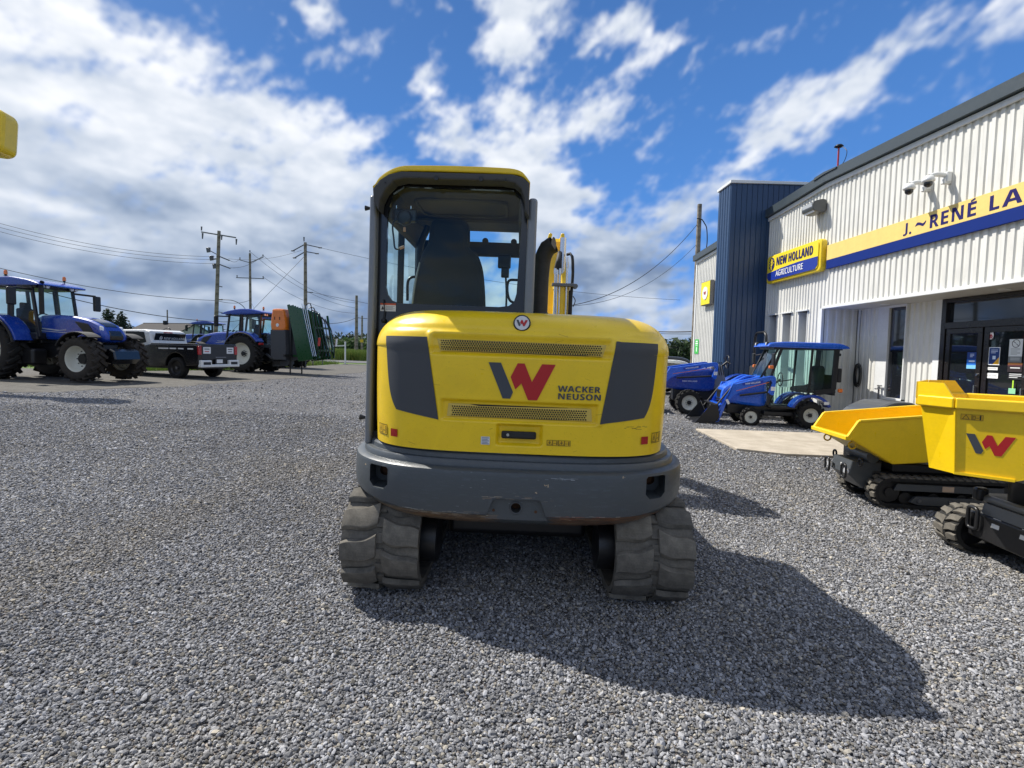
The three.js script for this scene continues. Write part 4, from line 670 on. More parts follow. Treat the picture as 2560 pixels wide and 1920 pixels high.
// undercarriage: tracks run along local z
{
  const under = { add(m) { m.rotation.y = Math.PI / 2; m.position.set(HC + 0.015, 0, -1.62); exc.add(m); } };   // pieces drawn with x to the front, turned to face -z
  const mats = [M.rubber, std(lin(0.225, 0.21, 0.18), 0.9, { map: grime, bumpMap: bumpT, bumpScale: 0.0015 }), std(lin(0.165, 0.157, 0.14), 0.9, { map: grime, bumpMap: bumpT, bumpScale: 0.0015 })];
  for (const z of [-0.855, 0.855]) makeTrack(under, { L: 3.02, r: 0.335, w: 0.485, z, pitch: 0.188, lugH: 0.036, mat: M.rubber, lugMats: mats, wheels: 6 });
  part(under, 'track_frame', [box(2.3, 0.22, 0.2, 0, 0.36, -0.86, 0.02), box(2.3, 0.22, 0.2, 0, 0.36, 0.86, 0.02), box(1.9, 0.36, 1.0, 0, 0.46, 0, 0.05), box(1.1, 0.24, 1.4, 0, 0.42, 0, 0.03), beam([-0.95, 0.4, -0.8], [0, 0.42, -0.2], 0.2, 0.2), beam([-0.95, 0.4, 0.8], [0, 0.42, 0.2], 0.2, 0.2), cyl(0.16, 0.16, 0.18, 'z', -1.17, 0.335, -0.62, 20), cyl(0.16, 0.16, 0.18, 'z', -1.17, 0.335, 0.62, 20)], M.black);
  part(under, 'slew_ring', cyl(0.5, 0.5, 0.12, 'y', 0, 0.58, 0, 36), M.black);
  part(under, 'dozer_blade', [ext([[1.95, 0.06], [2.05, 0.06], [1.98, 0.25], [2.04, 0.5], [1.95, 0.5], [1.9, 0.25]], 2.2), beam([1.0, 0.35, -0.5], [1.95, 0.25, -0.5], 0.1, 0.12), beam([1.0, 0.35, 0.5], [1.95, 0.25, 0.5], 0.1, 0.12)], M.slate);
  part(exc, 'upper_frame', [box(2.1, 0.28, 1.9, HC, 0.80, -1.55, 0.05), box(1.0, 0.75, 1.0, 0.48, 1.3, -1.3, 0.08)], M.slate);
}
// cab
{
  const zc = -0.55, yb = 0.98;
  part(exc, 'cab_roof', [ext(smooth([[-1.042, 2.632], [-1.005, 2.70], [-0.94, 2.75], [-0.84, 2.784], [-0.5, 2.794], [-0.16, 2.79], [-0.075, 2.768], [-0.024, 2.708], [-0.03, 2.70], [-0.07, 2.733], [-0.14, 2.75], [-0.5, 2.752], [-0.86, 2.745], [-0.96, 2.70], [-1.02, 2.65]], 4), 1.5, { z: zc - 0.625, bevel: 0.010 }), box(0.8, 0.05, 1.4, -0.53, 2.77, zc - 0.64, 0.02)], M.yellow);
  const outer = [[-1.042, 2.63], [-1.0, 2.685], [-0.94, 2.725], [-0.86, 2.745], [-0.14, 2.75], [-0.075, 2.735], [-0.028, 2.70], [-0.022, 2.48], [-0.05, 2.52]], inner = [[-0.058, 2.60], [-0.08, 2.658], [-0.12, 2.692], [-0.2, 2.703], [-0.84, 2.70], [-0.905, 2.682], [-0.962, 2.62], [-0.992, 2.555], [-1.0, 2.49]];
  const hdr = part(exc, 'rear_visor', ext([...outer, ...inner, [-1.036, 2.55]], 0.13, { z: zc + 0.065, bevel: 0.012 }), std(lin(0.050, 0.049, 0.048), 0.62, { bumpMap: bumpT, bumpScale: 0.0006 }));
  for (const [x, y, r] of [[-0.629, 2.708, 0.017], [-0.34, 2.713, 0.017], [-0.181, 2.712, 0.010], [-0.739, 2.706, 0.004], [-0.235, 2.712, 0.004], [-0.959, 2.668, 0.005]]) part(hdr, 'plug', cyl(r, r * 0.9, 0.012, 'z', x, y, zc + 0.131, 16), M.black);
  // black rear frame round the glass
  part(exc, 'rear_frame', ext([[-1.032, 1.6], [-0.028, 1.6], [-0.03, 2.62], [-0.09, 2.72], [-0.95, 2.72], [-1.02, 2.62]], 0.03, { z: zc - 0.02, holes: [[[-0.975, 2.50], [-0.975, 2.02], [-0.962, 1.965], [-0.93, 1.925], [-0.88, 1.908], [-0.2, 1.908], [-0.135, 1.918], [-0.1, 1.945], [-0.085, 2.0], [-0.068, 2.5], [-0.08, 2.63], [-0.13, 2.688], [-0.87, 2.688], [-0.94, 2.64]]] }), M.blackGloss);
  const glassPane = (geo, name = 'window_pane') => part(exc, name, geo, M.glass);
  glassPane(xf(new THREE.PlaneGeometry(0.94, 0.81), -0.525, 2.30, zc - 0.012), 'rear_window');
  part(exc, 'window_seal', box(0.03, 1.15, 0.05, -1.036, 2.1, zc - 0.03), M.black); part(exc, 'cab_post', [box(0.046, 1.66, 0.09, -1.054, 1.775, zc + 0.03, 0.02)], M.postGrey); part(exc, 'cab_post', [box(0.062, 0.86, 0.10, 0.002, 2.195, zc + 0.02, 0.025)], M.postGrey);
  part(exc, 'cab_post', beam([-1.03, 1.0, zc - 1.45], [-1.0, 2.72, zc - 1.2], 0.06, 0.07, 0.015), M.black); part(exc, 'cab_post', beam([-0.02, 1.0, zc - 1.45], [-0.04, 2.72, zc - 1.2], 0.06, 0.07, 0.015), M.black);
  part(exc, 'door_post', beam([-1.04, 1.0, zc - 0.72], [-1.02, 2.70, zc - 0.62], 0.05, 0.10, 0.015), M.black);
  part(exc, 'cab_side', [box(0.04, 0.75, 1.45, -1.045, 1.36, zc - 0.70, 0.01), box(0.04, 0.75, 1.45, 0.005, 1.5, zc - 0.70, 0.01), box(1.04, 0.06, 1.5, -0.52, 1.0, zc - 0.72)], M.plastic);
  glassPane(xf(new THREE.PlaneGeometry(1.3, 0.9), -1.035, 2.2, zc - 0.68, 0, Math.PI / 2, 0)); glassPane(xf(new THREE.PlaneGeometry(1.3, 0.85), -0.005, 2.2, zc - 0.68, 0, Math.PI / 2, 0));
  glassPane(xf(new THREE.PlaneGeometry(0.92, 1.5), -0.52, 1.92, zc - 1.32, -0.16, 0, 0), 'windscreen');
  part(exc, 'windscreen_bar', [box(0.98, 0.13, 0.06, -0.52, 2.535, zc - 1.27, 0.02), box(0.98, 0.04, 0.05, -0.52, 2.74, zc - 1.22), cyl(0.028, 0.028, 0.05, 'z', -0.40, 2.605, zc - 1.26), cyl(0.028, 0.028, 0.05, 'z', -0.14, 2.605, zc - 1.26)], M.black);
  const ln = part(exc, 'roof_liner', [box(0.98, 0.04, 1.25, -0.53, 2.72, zc - 0.66), xf(box(0.96, 0.02, 0.5), -0.53, 2.69, zc - 1.0, 0.12, 0, 0), box(0.05, 0.24, 1.2, -0.985, 2.60, zc - 0.64, 0.02), box(0.05, 0.24, 1.2, -0.065, 2.60, zc - 0.64, 0.02)], M.liner);
  part(ln, 'liner_ridge', [tube(rrect(-0.86, -0.34, -0.19, 0.14, 0.08, 4).map(([x, y]) => [x, 2.69, zc - 0.42 + y * 0.9]), 0.014, 60, 6, true)], M.liner);
  const lamp = part(exc, 'work_lamp', [lathe([[0.001, 0.03], [0.04, 0.03], [0.052, 0.012], [0.056, -0.02], [0.03, -0.04], [0.001, -0.04]], 'z', -0.873, 2.498, zc - 0.06, 8), box(0.16, 0.09, 0.05, -0.873, 2.515, zc - 0.09, 0.015)], M.black);
  part(lamp, 'bolt', [cyl(0.007, 0.007, 0.02, 'y', -0.93, 2.565, zc - 0.06, 8), cyl(0.007, 0.007, 0.02, 'y', -0.83, 2.565, zc - 0.06, 8)], M.chrome);
  part(lamp, 'cable', tube([[-0.90, 2.49, zc - 0.06], [-0.945, 2.46, zc - 0.05], [-0.94, 2.35, zc - 0.05], [-0.925, 2.28, zc - 0.05], [-0.895, 2.285, zc - 0.05]], 0.006), M.black);
  part(lamp, 'connector', [box(0.035, 0.016, 0.014, -0.882, 2.292, zc - 0.05, 0.003, 0, 0, 0.4), box(0.018, 0.03, 0.014, -0.868, 2.415, zc - 0.05, 0.003)], std(lin(0.55, 0.27, 0.14), 0.5));
  // seat
  const back = smooth([[-0.90, 1.5], [-0.90, 1.96], [-0.875, 2.17], [-0.83, 2.33], [-0.785, 2.42], [-0.77, 2.55], [-0.73, 2.60], [-0.52, 2.60], [-0.472, 2.55], [-0.462, 2.40], [-0.40, 2.345], [-0.355, 2.22], [-0.328, 1.96], [-0.325, 1.5]], 4);
  const seat = part(exc, 'seat', [ext(back, 0.14, { z: zc - 0.52, bevel: 0.045 }), box(0.56, 0.16, 0.5, -0.61, 1.5, zc - 0.75, 0.05)], M.fabric);
  part(seat, 'piping', tube([[-0.885, 1.92, zc - 0.44], [-0.86, 2.12, zc - 0.44], [-0.835, 2.26, zc - 0.445]], 0.006), M.postGrey);
  part(exc, 'console', [box(0.16, 0.35, 0.5, -0.22, 1.6, zc - 0.8, 0.03), box(0.16, 0.35, 0.5, -0.96, 1.55, zc - 0.8, 0.03)], M.black);
  part(exc, 'grab_loop', [tube([[-1.0, 2.0, zc - 0.80], [-0.99, 2.18, zc - 0.80], [-0.94, 2.2, zc - 0.82], [-0.92, 2.15, zc - 0.84], [-0.925, 1.95, zc - 0.84]], 0.012), tube([[-0.09, 2.26, zc - 1.2], [-0.17, 2.25, zc - 1.2], [-0.18, 2.15, zc - 1.2], [-0.15, 2.07, zc - 1.2], [-0.09, 2.05, zc - 1.2]], 0.012)], M.black);
  const mon = part(exc, 'monitor', [box(0.115, 0.12, 0.04, -0.215, 2.405, zc - 1.12, 0.014), box(0.07, 0.09, 0.05, -0.205, 2.31, zc - 1.12, 0.01)], M.black); part(mon, 'stalk', tube([[-0.2, 2.3, zc - 1.12], [-0.185, 2.1, zc - 1.12], [-0.19, 1.8, zc - 1.1]], 0.009), M.black); part(mon, 'label', box(0.085, 0.035, 0.003, -0.215, 2.4, zc - 1.098), M.plastic);
  part(exc, 'door_sill_arm', [tube([[-0.86, 2.64, zc - 0.9], [-0.93, 2.5, zc - 0.95], [-0.95, 2.3, zc - 1.0]], 0.03, 16, 8)], M.black);
  plate(exc, 'warning_sticker', 0.106, 0.054, canvasMat(160, 80, (c, w, h) => { c.fillStyle = '#e4e0d6'; c.fillRect(0, 0, w, h); c.fillStyle = '#c8562a'; c.fillRect(0, 0, w, 18); c.fillStyle = '#333'; c.beginPath(); c.moveTo(25, 30); c.lineTo(42, 66); c.lineTo(8, 66); c.fill(); for (let i = 0; i < 5; i++) c.fillRect(60, 28 + i * 9, 90 - (i % 2) * 20, 3); }), [-0.955, 1.878, zc + 0.0]);
  part(exc, 'lanyard', [tube([[-0.985, 1.93, zc + 0.012], [-0.975, 1.86, zc + 0.014], [-0.98, 1.80, zc + 0.014]], 0.004), xf(new THREE.SphereGeometry(0.016, 10, 8), -0.98, 1.785, zc + 0.016)], M.black);
  part(exc, 'side_marker', [cyl(0.018, 0.004, 0.05, 'x', -1.1, 2.535, zc + 0.0, 12), box(0.03, 0.02, 0.03, -1.07, 2.535, zc)], M.black); part(exc, 'step_stop', [cyl(0.02, 0.006, 0.05, 'x', -1.09, 1.125, zc + 0.05, 10)], M.black);
  // hood flanks: a yellow side cover seen edge-on with a black slot
  part(exc, 'side_vent', [box(0.012, 0.5, 0.03, -1.012, 1.35, -0.55, 0.004)], M.black);
}
// exhaust
{
  const P = [[0.080, 1.6, -0.72], [0.080, 1.95, -0.72], [0.082, 2.18, -0.72], [0.095, 2.29, -0.705], [0.125, 2.345, -0.69], [0.160, 2.365, -0.675]];
  const ex = part(exc, 'exhaust_stack', [tube(P, 0.058, 36, 20), lathe([[0.07, -0.06], [0.072, 0], [0.053, 0.03]], 'y', 0.085, 1.87, -0.72, 24)], std(lin(0.042, 0.039, 0.037), 0.6, { map: grime }));
  part(ex, 'outlet', xf(new THREE.CircleGeometry(0.051, 20), 0.1607, 2.3654, -0.6747, 0, 1.17, 0.5), M.black);
}
// boom: foot beside the cab, knee high up ahead, arm folded down in front with the bucket on the ground
{
  const K = 1.32, S = (x, y, z) => [x * K + 0.082, y * K - 0.512, z * K - 0.958], T = (g) => { g.scale(K, K, K); return g.translate(0.082, -0.512, -0.958); };
  part(exc, 'boom', [beam([0.27, 1.1, -1.7], [0.37, 1.55, -3.75], 0.26, 0.4, 0.02), beam([0.37, 1.45, -3.75], [0.37, 3.04, -3.95], 0.2, 0.34, 0.02)], M.yellow);
  for (const x of [0.135, 0.275]) part(exc, 'boom_lug', T(box(0.035, 0.16, 0.2, x, 2.68, -2.15, 0.012, 0, 0, x < 0.2 ? -0.25 : 0.1)), M.yellow);
  part(exc, 'boom_cylinder', T(join([cyl(0.075, 0.075, 0.75, 'y', 0.27, 1.85, -1.95, 24), cyl(0.082, 0.082, 0.04, 'y', 0.27, 2.23, -1.95, 24), beam([0.29, 2.2, -1.95], [0.27, 2.62, -2.1], 0.05, 0.09, 0.01)])), M.yellow);
  part(exc, 'cylinder_rod', T(cyl(0.03, 0.03, 0.5, 'y', 0.27, 2.45, -1.99, 16)), M.chrome);
  for (const [x, y, fy] of [[0.205, 2.37, 2.37], [0.222, 2.36, 2.36], [0.248, 2.37, 2.37], [0.312, 2.5, 2.43]]) { const pp = part(exc, 'steel_pipe', T(tube([[x, 1.6, -1.85], [x, 2.0, -1.86], [x - 0.004, y, -1.87]], 0.0085, 16, 8)), M.chrome); part(pp, 'fitting', T(cyl(0.014, 0.014, 0.05, 'y', x - 0.004, fy, -1.87, 8)), M.chrome); }
  part(exc, 'hose_clamp', T(join([box(0.21, 0.03, 0.05, 0.28, 2.245, -1.87, 0.006), cyl(0.022, 0.022, 0.06, 'z', 0.392, 2.236, -1.87, 10)])), M.dull);
  for (const g of [tube([[0.2, 2.39, -1.87], [0.215, 2.46, -1.88], [0.235, 2.56, -1.95]], 0.014, 14, 8), tube([[0.22, 2.38, -1.87], [0.225, 2.47, -1.88], [0.24, 2.56, -1.95]], 0.014, 14, 8), tube([[0.244, 2.39, -1.87], [0.238, 2.47, -1.88], [0.245, 2.56, -1.95]], 0.014, 14, 8), tube([[0.37, 1.7, -1.9], [0.36, 2.1, -1.9], [0.365, 2.4, -1.9], [0.345, 2.54, -1.92], [0.31, 2.54, -1.95]], 0.014, 24, 8), tube([[0.355, 1.7, -1.9], [0.352, 2.2, -1.9]], 0.016, 10, 8), tube([[0.382, 2.05, -1.9], [0.40, 2.11, -1.9], [0.378, 2.15, -1.9]], 0.004)]) part(exc, 'hydraulic_hose', T(g), M.plastic);
  part(exc, 'boom_lamp', T(join([cyl(0.035, 0.045, 0.05, 'z', 0.10, 2.64, -2.1, 14), tube([[0.10, 2.6, -2.1], [0.07, 2.58, -2.1], [0.08, 2.52, -2.1]], 0.008)])), M.black);
  part(exc, 'boom_nose', beam(S(0.21, 2.68, -2.3), [0.36, 2.35, -4.9], 0.2, 0.34, 0.02), M.yellow);
  part(exc, 'arm', beam([0.36, 2.55, -4.75], [0.36, 0.75, -5.3], 0.18, 0.28, 0.02), M.yellow);
  part(exc, 'bucket', ext(smooth([[-5.2, 0.8], [-4.85, 0.65], [-4.9, 0.15], [-5.5, 0.06], [-5.8, 0.35], [-5.55, 0.16], [-5.1, 0.25]], 3), 0.8, {}).rotateY(-Math.PI / 2).translate(0.36, 0, 0), M.slate);
}

// ---------------------------------------------------------------- farm tractor; forward +x, rear axle at x = 0
const decalText = (s, col, bg) => canvasMat(512, 64, (c, w, h) => { c.fillStyle = bg; c.fillRect(0, 0, w, h); c.fillStyle = col; c.font = 'bold 52px sans-serif'; c.textAlign = 'center'; c.fillText(s, w / 2, 50); });
const mNH = decalText('NEW HOLLAND', '#e6e9ee', '#1537a6'), mNHdark = decalText('NEW HOLLAND', '#d8dade', '#101014');
function arcFender(R0, R1, a0, a1, w, z, n = 14) {                   // a curved mudguard
  const P = []; for (let i = 0; i <= n; i++) { const a = a0 + (a1 - a0) * i / n; P.push([R1 * Math.cos(a), R1 * Math.sin(a)]); } for (let i = n; i >= 0; i--) { const a = a0 + (a1 - a0) * i / n; P.push([R0 * Math.cos(a), R0 * Math.sin(a)]); }
  return ext(P, w, { z, bevel: Math.min(0.02, (R1 - R0) / 3) });
}
function beacon(t, x, y, z) { const b = part(t, 'beacon', [cyl(0.055, 0.05, 0.11, 'y', x, y + 0.22, z, 16), cyl(0.05, 0.03, 0.03, 'y', x, y + 0.29, z, 16)], M.amber); part(b, 'stem', [cyl(0.016, 0.016, 0.16, 'y', x, y + 0.08, z, 8), cyl(0.055, 0.03, 0.05, 'y', x, y + 0.14, z, 12)], M.black); }
function makeTractor(label, pos, turn) {
  const t = thing('farm_tractor', label, 'tractor', pos, turn, 'large blue tractors parked along the road');
  const RR = 1.0, RF = 0.72;
  for (const s of [-1, 1]) {
    wheel(t, 0, RR, s * 0.95, { R: RR, w: 0.60, rim: 0.56, n: 21, lug: 0.07, side: s, dish: -0.02, hubMat: M.black, hubR: 0.2 });
    wheel(t, 3.15, RF, s * 0.78, { R: RF, w: 0.48, rim: 0.40, n: 18, lug: 0.055, side: s, dish: -0.15, hubR: 0.46, bolts: 10, tyreMat: M.tyreDusty });
    part(t, 'front_mudguard', xf(arcFender(0.83, 0.87, 0.95, 2.65, 0.46, 0), 3.15, RF, s * 0.78), M.plastic);
    part(t, 'rear_mudguard', xf(arcFender(1.08, 1.16, 0.25, 2.55, 0.56, 0), 0, RR, s * 0.92), M.blue);
    part(t, 'mudguard_edge', xf(arcFender(1.04, 1.10, 0.2, 2.6, 0.10, 0), 0, RR, s * 1.2), M.plastic);
    part(t, 'tail_lamp', box(0.12, 0.12, 0.3, -1.0, 1.52, s * 0.92, 0.03), M.red);
  }
  part(t, 'chassis', [box(3.6, 0.5, 0.55, 1.6, 0.95, 0, 0.05), box(0.9, 0.55, 0.5, 0.9, 0.75, 0.62, 0.1), box(0.9, 0.55, 0.5, 0.9, 0.75, -0.62, 0.1), box(0.4, 0.35, 1.5, 3.15, 0.72, 0, 0.08), box(0.3, 0.3, 1.7, 0, 1.0, 0, 0.05), box(0.5, 0.7, 0.5, -0.75, 0.95, 0, 0.05)], M.black);
  const hp = smooth([[1.12, 1.32], [1.12, 2.05], [1.5, 2.12], [2.3, 2.09], [3.0, 1.97], [3.45, 1.78], [3.68, 1.5], [3.66, 1.3], [3.4, 1.22], [2.2, 1.28]], 4);
  const hood = part(t, 'hood', [xf(ext(hp, 0.84, { bevel: 0.12 }), -0.06, 0.03, 0), box(0.5, 0.7, 0.8, 1.35, 1.72, 0, 0.1)], M.blue);
  const nose = (m) => { m.position.set(-0.06, 0.03, 0); return m; };
  nose(part(hood, 'front_grille', [ext(smooth([[3.30, 1.85], [3.48, 1.74], [3.70, 1.5], [3.69, 1.33], [3.6, 1.30], [3.5, 1.6]], 4), 0.52, { bevel: 0.05 }), ext(smooth([[2.9, 2.01], [3.3, 1.88], [3.5, 1.76], [3.45, 1.74], [3.2, 1.86], [2.9, 1.97]], 3), 0.44, { bevel: 0.01 })], M.blackGloss));
  for (const s of [-1, 1]) {
    nose(part(hood, 'headlamp', xf(ext(smooth([[-0.02, 0.2], [0.08, 0.14], [0.14, -0.2], [0.06, -0.24], [0, -0.05]], 3), 0.16, { bevel: 0.02 }), 3.46, 1.56, s * 0.33, 0, s * 0.35, 0), M.lens));
    nose(part(hood, 'side_vent', ext([[2.55, 1.90], [3.05, 1.83], [3.33, 1.5], [3.2, 1.42], [2.9, 1.55]], 0.03, { z: s * 0.42 }), M.black));
    nose(part(hood, 'stripe', [beam([1.25, 1.66, s * 0.425], [1.9, 1.60, s * 0.425], 0.01, 0.035), beam([1.9, 1.60, s * 0.425], [2.2, 1.62, s * 0.425], 0.01, 0.02), beam([1.2, 1.58, s * 0.425], [2.3, 1.52, s * 0.425], 0.01, 0.018)], std(lin(0.55, 0.56, 0.55), 0.4)));
  }
  part(t, 'front_ballast', [xf(ext([[3.6, 0.62], [3.6, 1.04], [3.85, 1.06], [4.02, 0.98], [4.08, 0.72], [3.9, 0.56]], 0.95, { bevel: 0.04 }), 0.0, 0, 0), box(0.5, 0.3, 0.3, 3.5, 0.85, 0)], M.blackGloss);
  // cab
  const cx0 = -0.78, cx1 = 1.36, zt = 0.66, zb = 0.78, yr = 3.08;
  const cab = part(t, 'cab_frame', [[cx0, zb, cx0 - 0.02, zt], [0.46, zb + 0.02, 0.40, zt + 0.03], [0.36, zb + 0.03, 0.30, zt + 0.04], [cx1 + 0.02, zb - 0.12, cx1 - 0.24, zt]].flatMap(([xa, za, xb, zb2]) => [-1, 1].map((s) => beam([xa, 1.4, s * za], [xb, yr, s * zb2], 0.08, 0.10, 0.02))).concat([box(2.05, 0.12, 1.36, 0.28, yr - 0.02, 0, 0.03), box(2.1, 0.25, 1.4, 0.28, 1.42, 0, 0.05), box(0.25, 0.75, 0.9, 1.05, 1.55, 0, 0.05)]), M.black);
  part(t, 'cab_roof', ext(smooth([[cx0 - 0.2, yr + 0.02], [cx0 - 0.22, yr + 0.12], [-0.3, yr + 0.26], [0.4, yr + 0.28], [1.15, yr + 0.17], [1.5, yr + 0.06], [1.48, yr], [0.2, yr - 0.02]], 4), 1.6, { bevel: 0.05 }), M.blue);
  for (const z of [-0.55, -0.4, 0.4, 0.55]) { part(t, 'work_lamp', cyl(0.055, 0.055, 0.05, 'x', 1.42, yr - 0.02, z, 14), M.lens); part(t, 'work_lamp', cyl(0.055, 0.055, 0.05, 'x', cx0 - 0.18, yr - 0.02, z, 14), M.lens); }
  for (const s of [-1, 1]) {
    const q = (pts) => { const g = new THREE.BufferGeometry(); const p = []; for (const i of [0, 1, 2, 0, 2, 3]) p.push(...pts[i]); g.setAttribute('position', new THREE.Float32BufferAttribute(p, 3)); g.computeVertexNormals(); return g; };
    part(t, 'side_window', q([[cx0, 1.5, s * zb], [0.44, 1.5, s * zb], [0.4, yr - 0.06, s * (zt + 0.02)], [cx0, yr - 0.06, s * zt]]), M.glass);
    part(t, 'side_window', q([[0.48, 1.4, s * zb], [cx1, 1.5, s * (zb - 0.1)], [cx1 - 0.22, yr - 0.06, s * zt], [0.42, yr - 0.06, s * (zt + 0.02)]]), M.glass);
    part(t, 'mirror', [rod([1.15, 2.95, s * 0.65], [1.3, 2.93, s * 1.35], 0.035), box(0.1, 0.55, 0.26, 1.3, 2.66, s * 1.4, 0.04)], M.black);
    part(t, 'step', [box(0.35, 0.05, 0.3, 0.75, 0.55, s * 0.85), box(0.35, 0.05, 0.3, 0.75, 0.85, s * 0.82), box(0.04, 0.7, 0.3, 0.55, 0.85, s * 0.85)], M.plastic);
  }
  part(t, 'windscreen', xf(new THREE.PlaneGeometry(1.15, 1.5), cx1 - 0.11, 2.22, 0, 0, Math.PI / 2, 0), M.glass); part(t, 'rear_window', xf(new THREE.PlaneGeometry(1.25, 1.4), cx0 - 0.01, 2.2, 0, 0, Math.PI / 2, 0), M.glass);
  part(t, 'seat', [box(0.15, 0.75, 0.5, -0.05, 2.0, 0, 0.06), box(0.5, 0.15, 0.5, 0.15, 1.65, 0, 0.05), box(0.12, 0.25, 0.3, -0.05, 2.45, 0, 0.05)], M.fabric);
  part(t, 'steering_wheel', [xf(new THREE.TorusGeometry(0.2, 0.02, 8, 24), 0.72, 2.0, 0, 0, Math.PI / 2 - 0.3, 0), rod([0.95, 1.6, 0], [0.72, 2.0, 0], 0.04)], M.black);
  part(t, 'exhaust', [cyl(0.07, 0.07, 0.9, 'y', 1.42, 2.6, 0.6, 14), tube([[1.42, 3.0, 0.6], [1.42, 3.1, 0.6], [1.5, 3.2, 0.62]], 0.06, 12, 12)], M.plastic);
  beacon(t, 0.05, yr + 0.2, 0.62); beacon(t, 0.85, yr + 0.15, -0.62);
  part(t, 'hitch', [beam([-0.9, 1.0, -0.4], [-1.45, 0.65, -0.42], 0.07, 0.09), beam([-0.9, 1.0, 0.4], [-1.45, 0.65, 0.42], 0.07, 0.09), rod([-0.8, 1.3, 0], [-1.4, 1.15, 0], 0.035)], M.dull);
  return t;
}
const ground = (x, z) => [x, gy(x), z];
const T1 = makeTractor('large blue tractor with black front ballast block beside the dark pickup truck', ground(-17.42, -19.7), -0.2); T1.scale.setScalar(1.07);
const T2 = copy(T1, ground(-13.43, -29.25), 2.89, 'large blue tractor with cream rear rim carrying the folded sprayer'); T2.scale.setScalar(1.02);
copy(T1, ground(-14.6, -36.2), 2.89, 'blue tractor half hidden behind the orange sprayer tank');
copy(T1, ground(-29.2, -53.5), 2.95, 'blue tractor showing only roof and exhaust beyond a blue bonnet');

// ---------------------------------------------------------------- folded field sprayer behind the second tractor
{
  const t = thing('field_sprayer', 'orange and grey mounted sprayer with green booms folded upright', 'sprayer', ground(-11.5, -28.7), 2.89);
  // its own x runs to the tractor, +x
  const tk = part(t, 'orange_tank', ext(smooth([[-0.46, 2.35], [-0.36, 3.3], [-0.26, 3.45], [0.28, 3.45], [0.36, 3.3], [0.42, 2.35]], 3), 1.7, { bevel: 0.1 }), M.orange);
  part(tk, 'tank_slot', [box(0.03, 0.16, 0.02, 0.16, 2.95, -0.86), box(0.03, 0.16, 0.02, -0.14, 2.95, -0.86)], M.black); part(tk, 'round_badge', cyl(0.09, 0.09, 0.01, 'z', 0.0, 2.6, -0.855, 18), M.label);
  part(t, 'grey_cover', ext([[-0.5, 0.75], [-0.46, 2.35], [0.44, 2.35], [0.44, 0.95], [0.3, 0.75]], 1.72, { bevel: 0.05 }), M.panelGrey);
  part(t, 'frame', [box(0.5, 0.2, 1.2, 0.3, 0.6, 0), box(0.1, 1.6, 1.2, 0.5, 1.2, 0), box(0.12, 3.2, 0.12, -0.62, 1.95, -0.6), box(0.12, 3.2, 0.12, -0.62, 1.95, 0.6), box(0.1, 0.12, 2.4, -0.65, 1.0, 0), rod([-0.5, 0.62, -0.5], [-0.5, 0, -0.5], 0.04), rod([-0.5, 0.62, 0.5], [-0.5, 0, 0.5], 0.04)], M.black);
  for (let i = 0; i < 6; i++) for (const s of [-1, 1]) {
    const x = -0.62 - i * 0.155, y0 = 0.72 + i * 0.02, y1 = 3.68 - i * 0.05 - (s > 0 ? 0.1 : 0), zz = s * (0.72 + i * 0.02), lean = 0.62;
    const b = part(t, 'boom_section', [beam([x - lean, y0, zz], [x + 0.05, y1, zz], 0.05, 0.145), beam([x - lean, y0, zz - s * 0.32], [x + 0.05, y1, zz - s * 0.32], 0.05, 0.14)], M.green);
    const br = []; for (let k = 0; k < 9; k++) { const u = k / 9, v = (k + 1) / 9, f = (q, o) => [x - lean + (lean + 0.05) * q, y0 + (y1 - y0) * q, zz - s * o]; br.push(rod(f(u, k % 2 ? 0 : 0.32), f(v, k % 2 ? 0.32 : 0), 0.016, 6)); }
    part(b, 'lattice', br, M.green);
  }
  for (let i = 0; i < 3; i++) part(t, 'spray_pipe', [rod([-2.2 - i * 0.09, 1.0, -1.0], [-1.56 - i * 0.13, 3.7 - i * 0.05, -1.0], 0.02)], M.chrome);
  for (let i = 0; i < 7; i++) part(t, 'spray_hose', [tube([[-1.7 - i * 0.06, 3.6 - i * 0.1, -0.9 + i * 0.2], [-1.95 - i * 0.08, 3.75 - i * 0.22, -0.9 + i * 0.2], [-2.15 - i * 0.07, 2.9 - i * 0.2, -0.9 + i * 0.2], [-2.45 - i * 0.03, 1.5, -0.9 + i * 0.2], [-2.3 - i * 0.05, 0.95, -0.9 + i * 0.2]], 0.025, 26, 6)], M.black);
  part(t, 'rear_frame', [beam([-2.35, 0.9, -0.7], [-1.95, 3.2, -0.7], 0.06, 0.1), beam([-2.35, 0.9, 0.7], [-1.95, 3.2, 0.7], 0.06, 0.1), box(0.1, 0.1, 1.5, -2.3, 1.3, 0), box(0.1, 0.1, 1.5, -2.05, 2.5, 0), beam([-0.6, 1.0, -0.5], [-2.3, 0.95, -0.5], 0.08, 0.1), beam([-0.6, 1.0, 0.5], [-2.3, 0.95, 0.5], 0.08, 0.1)], M.green);
  for (const z of [-0.9, 0.7]) part(t, 'warning_board', box(0.02, 0.42, 0.18, -2.5, 1.75, z, 0, 0, 0, 0.1), canvasMat(32, 64, (c, w, h) => { c.fillStyle = '#e8e6e0'; c.fillRect(0, 0, w, h); c.fillStyle = '#b8352a'; for (let i = -2; i < 4; i++) { c.beginPath(); c.moveTo(0, i * 24); c.lineTo(w, i * 24 - 24); c.lineTo(w, i * 24 - 12); c.lineTo(0, i * 24 + 12); c.fill(); } }));
}

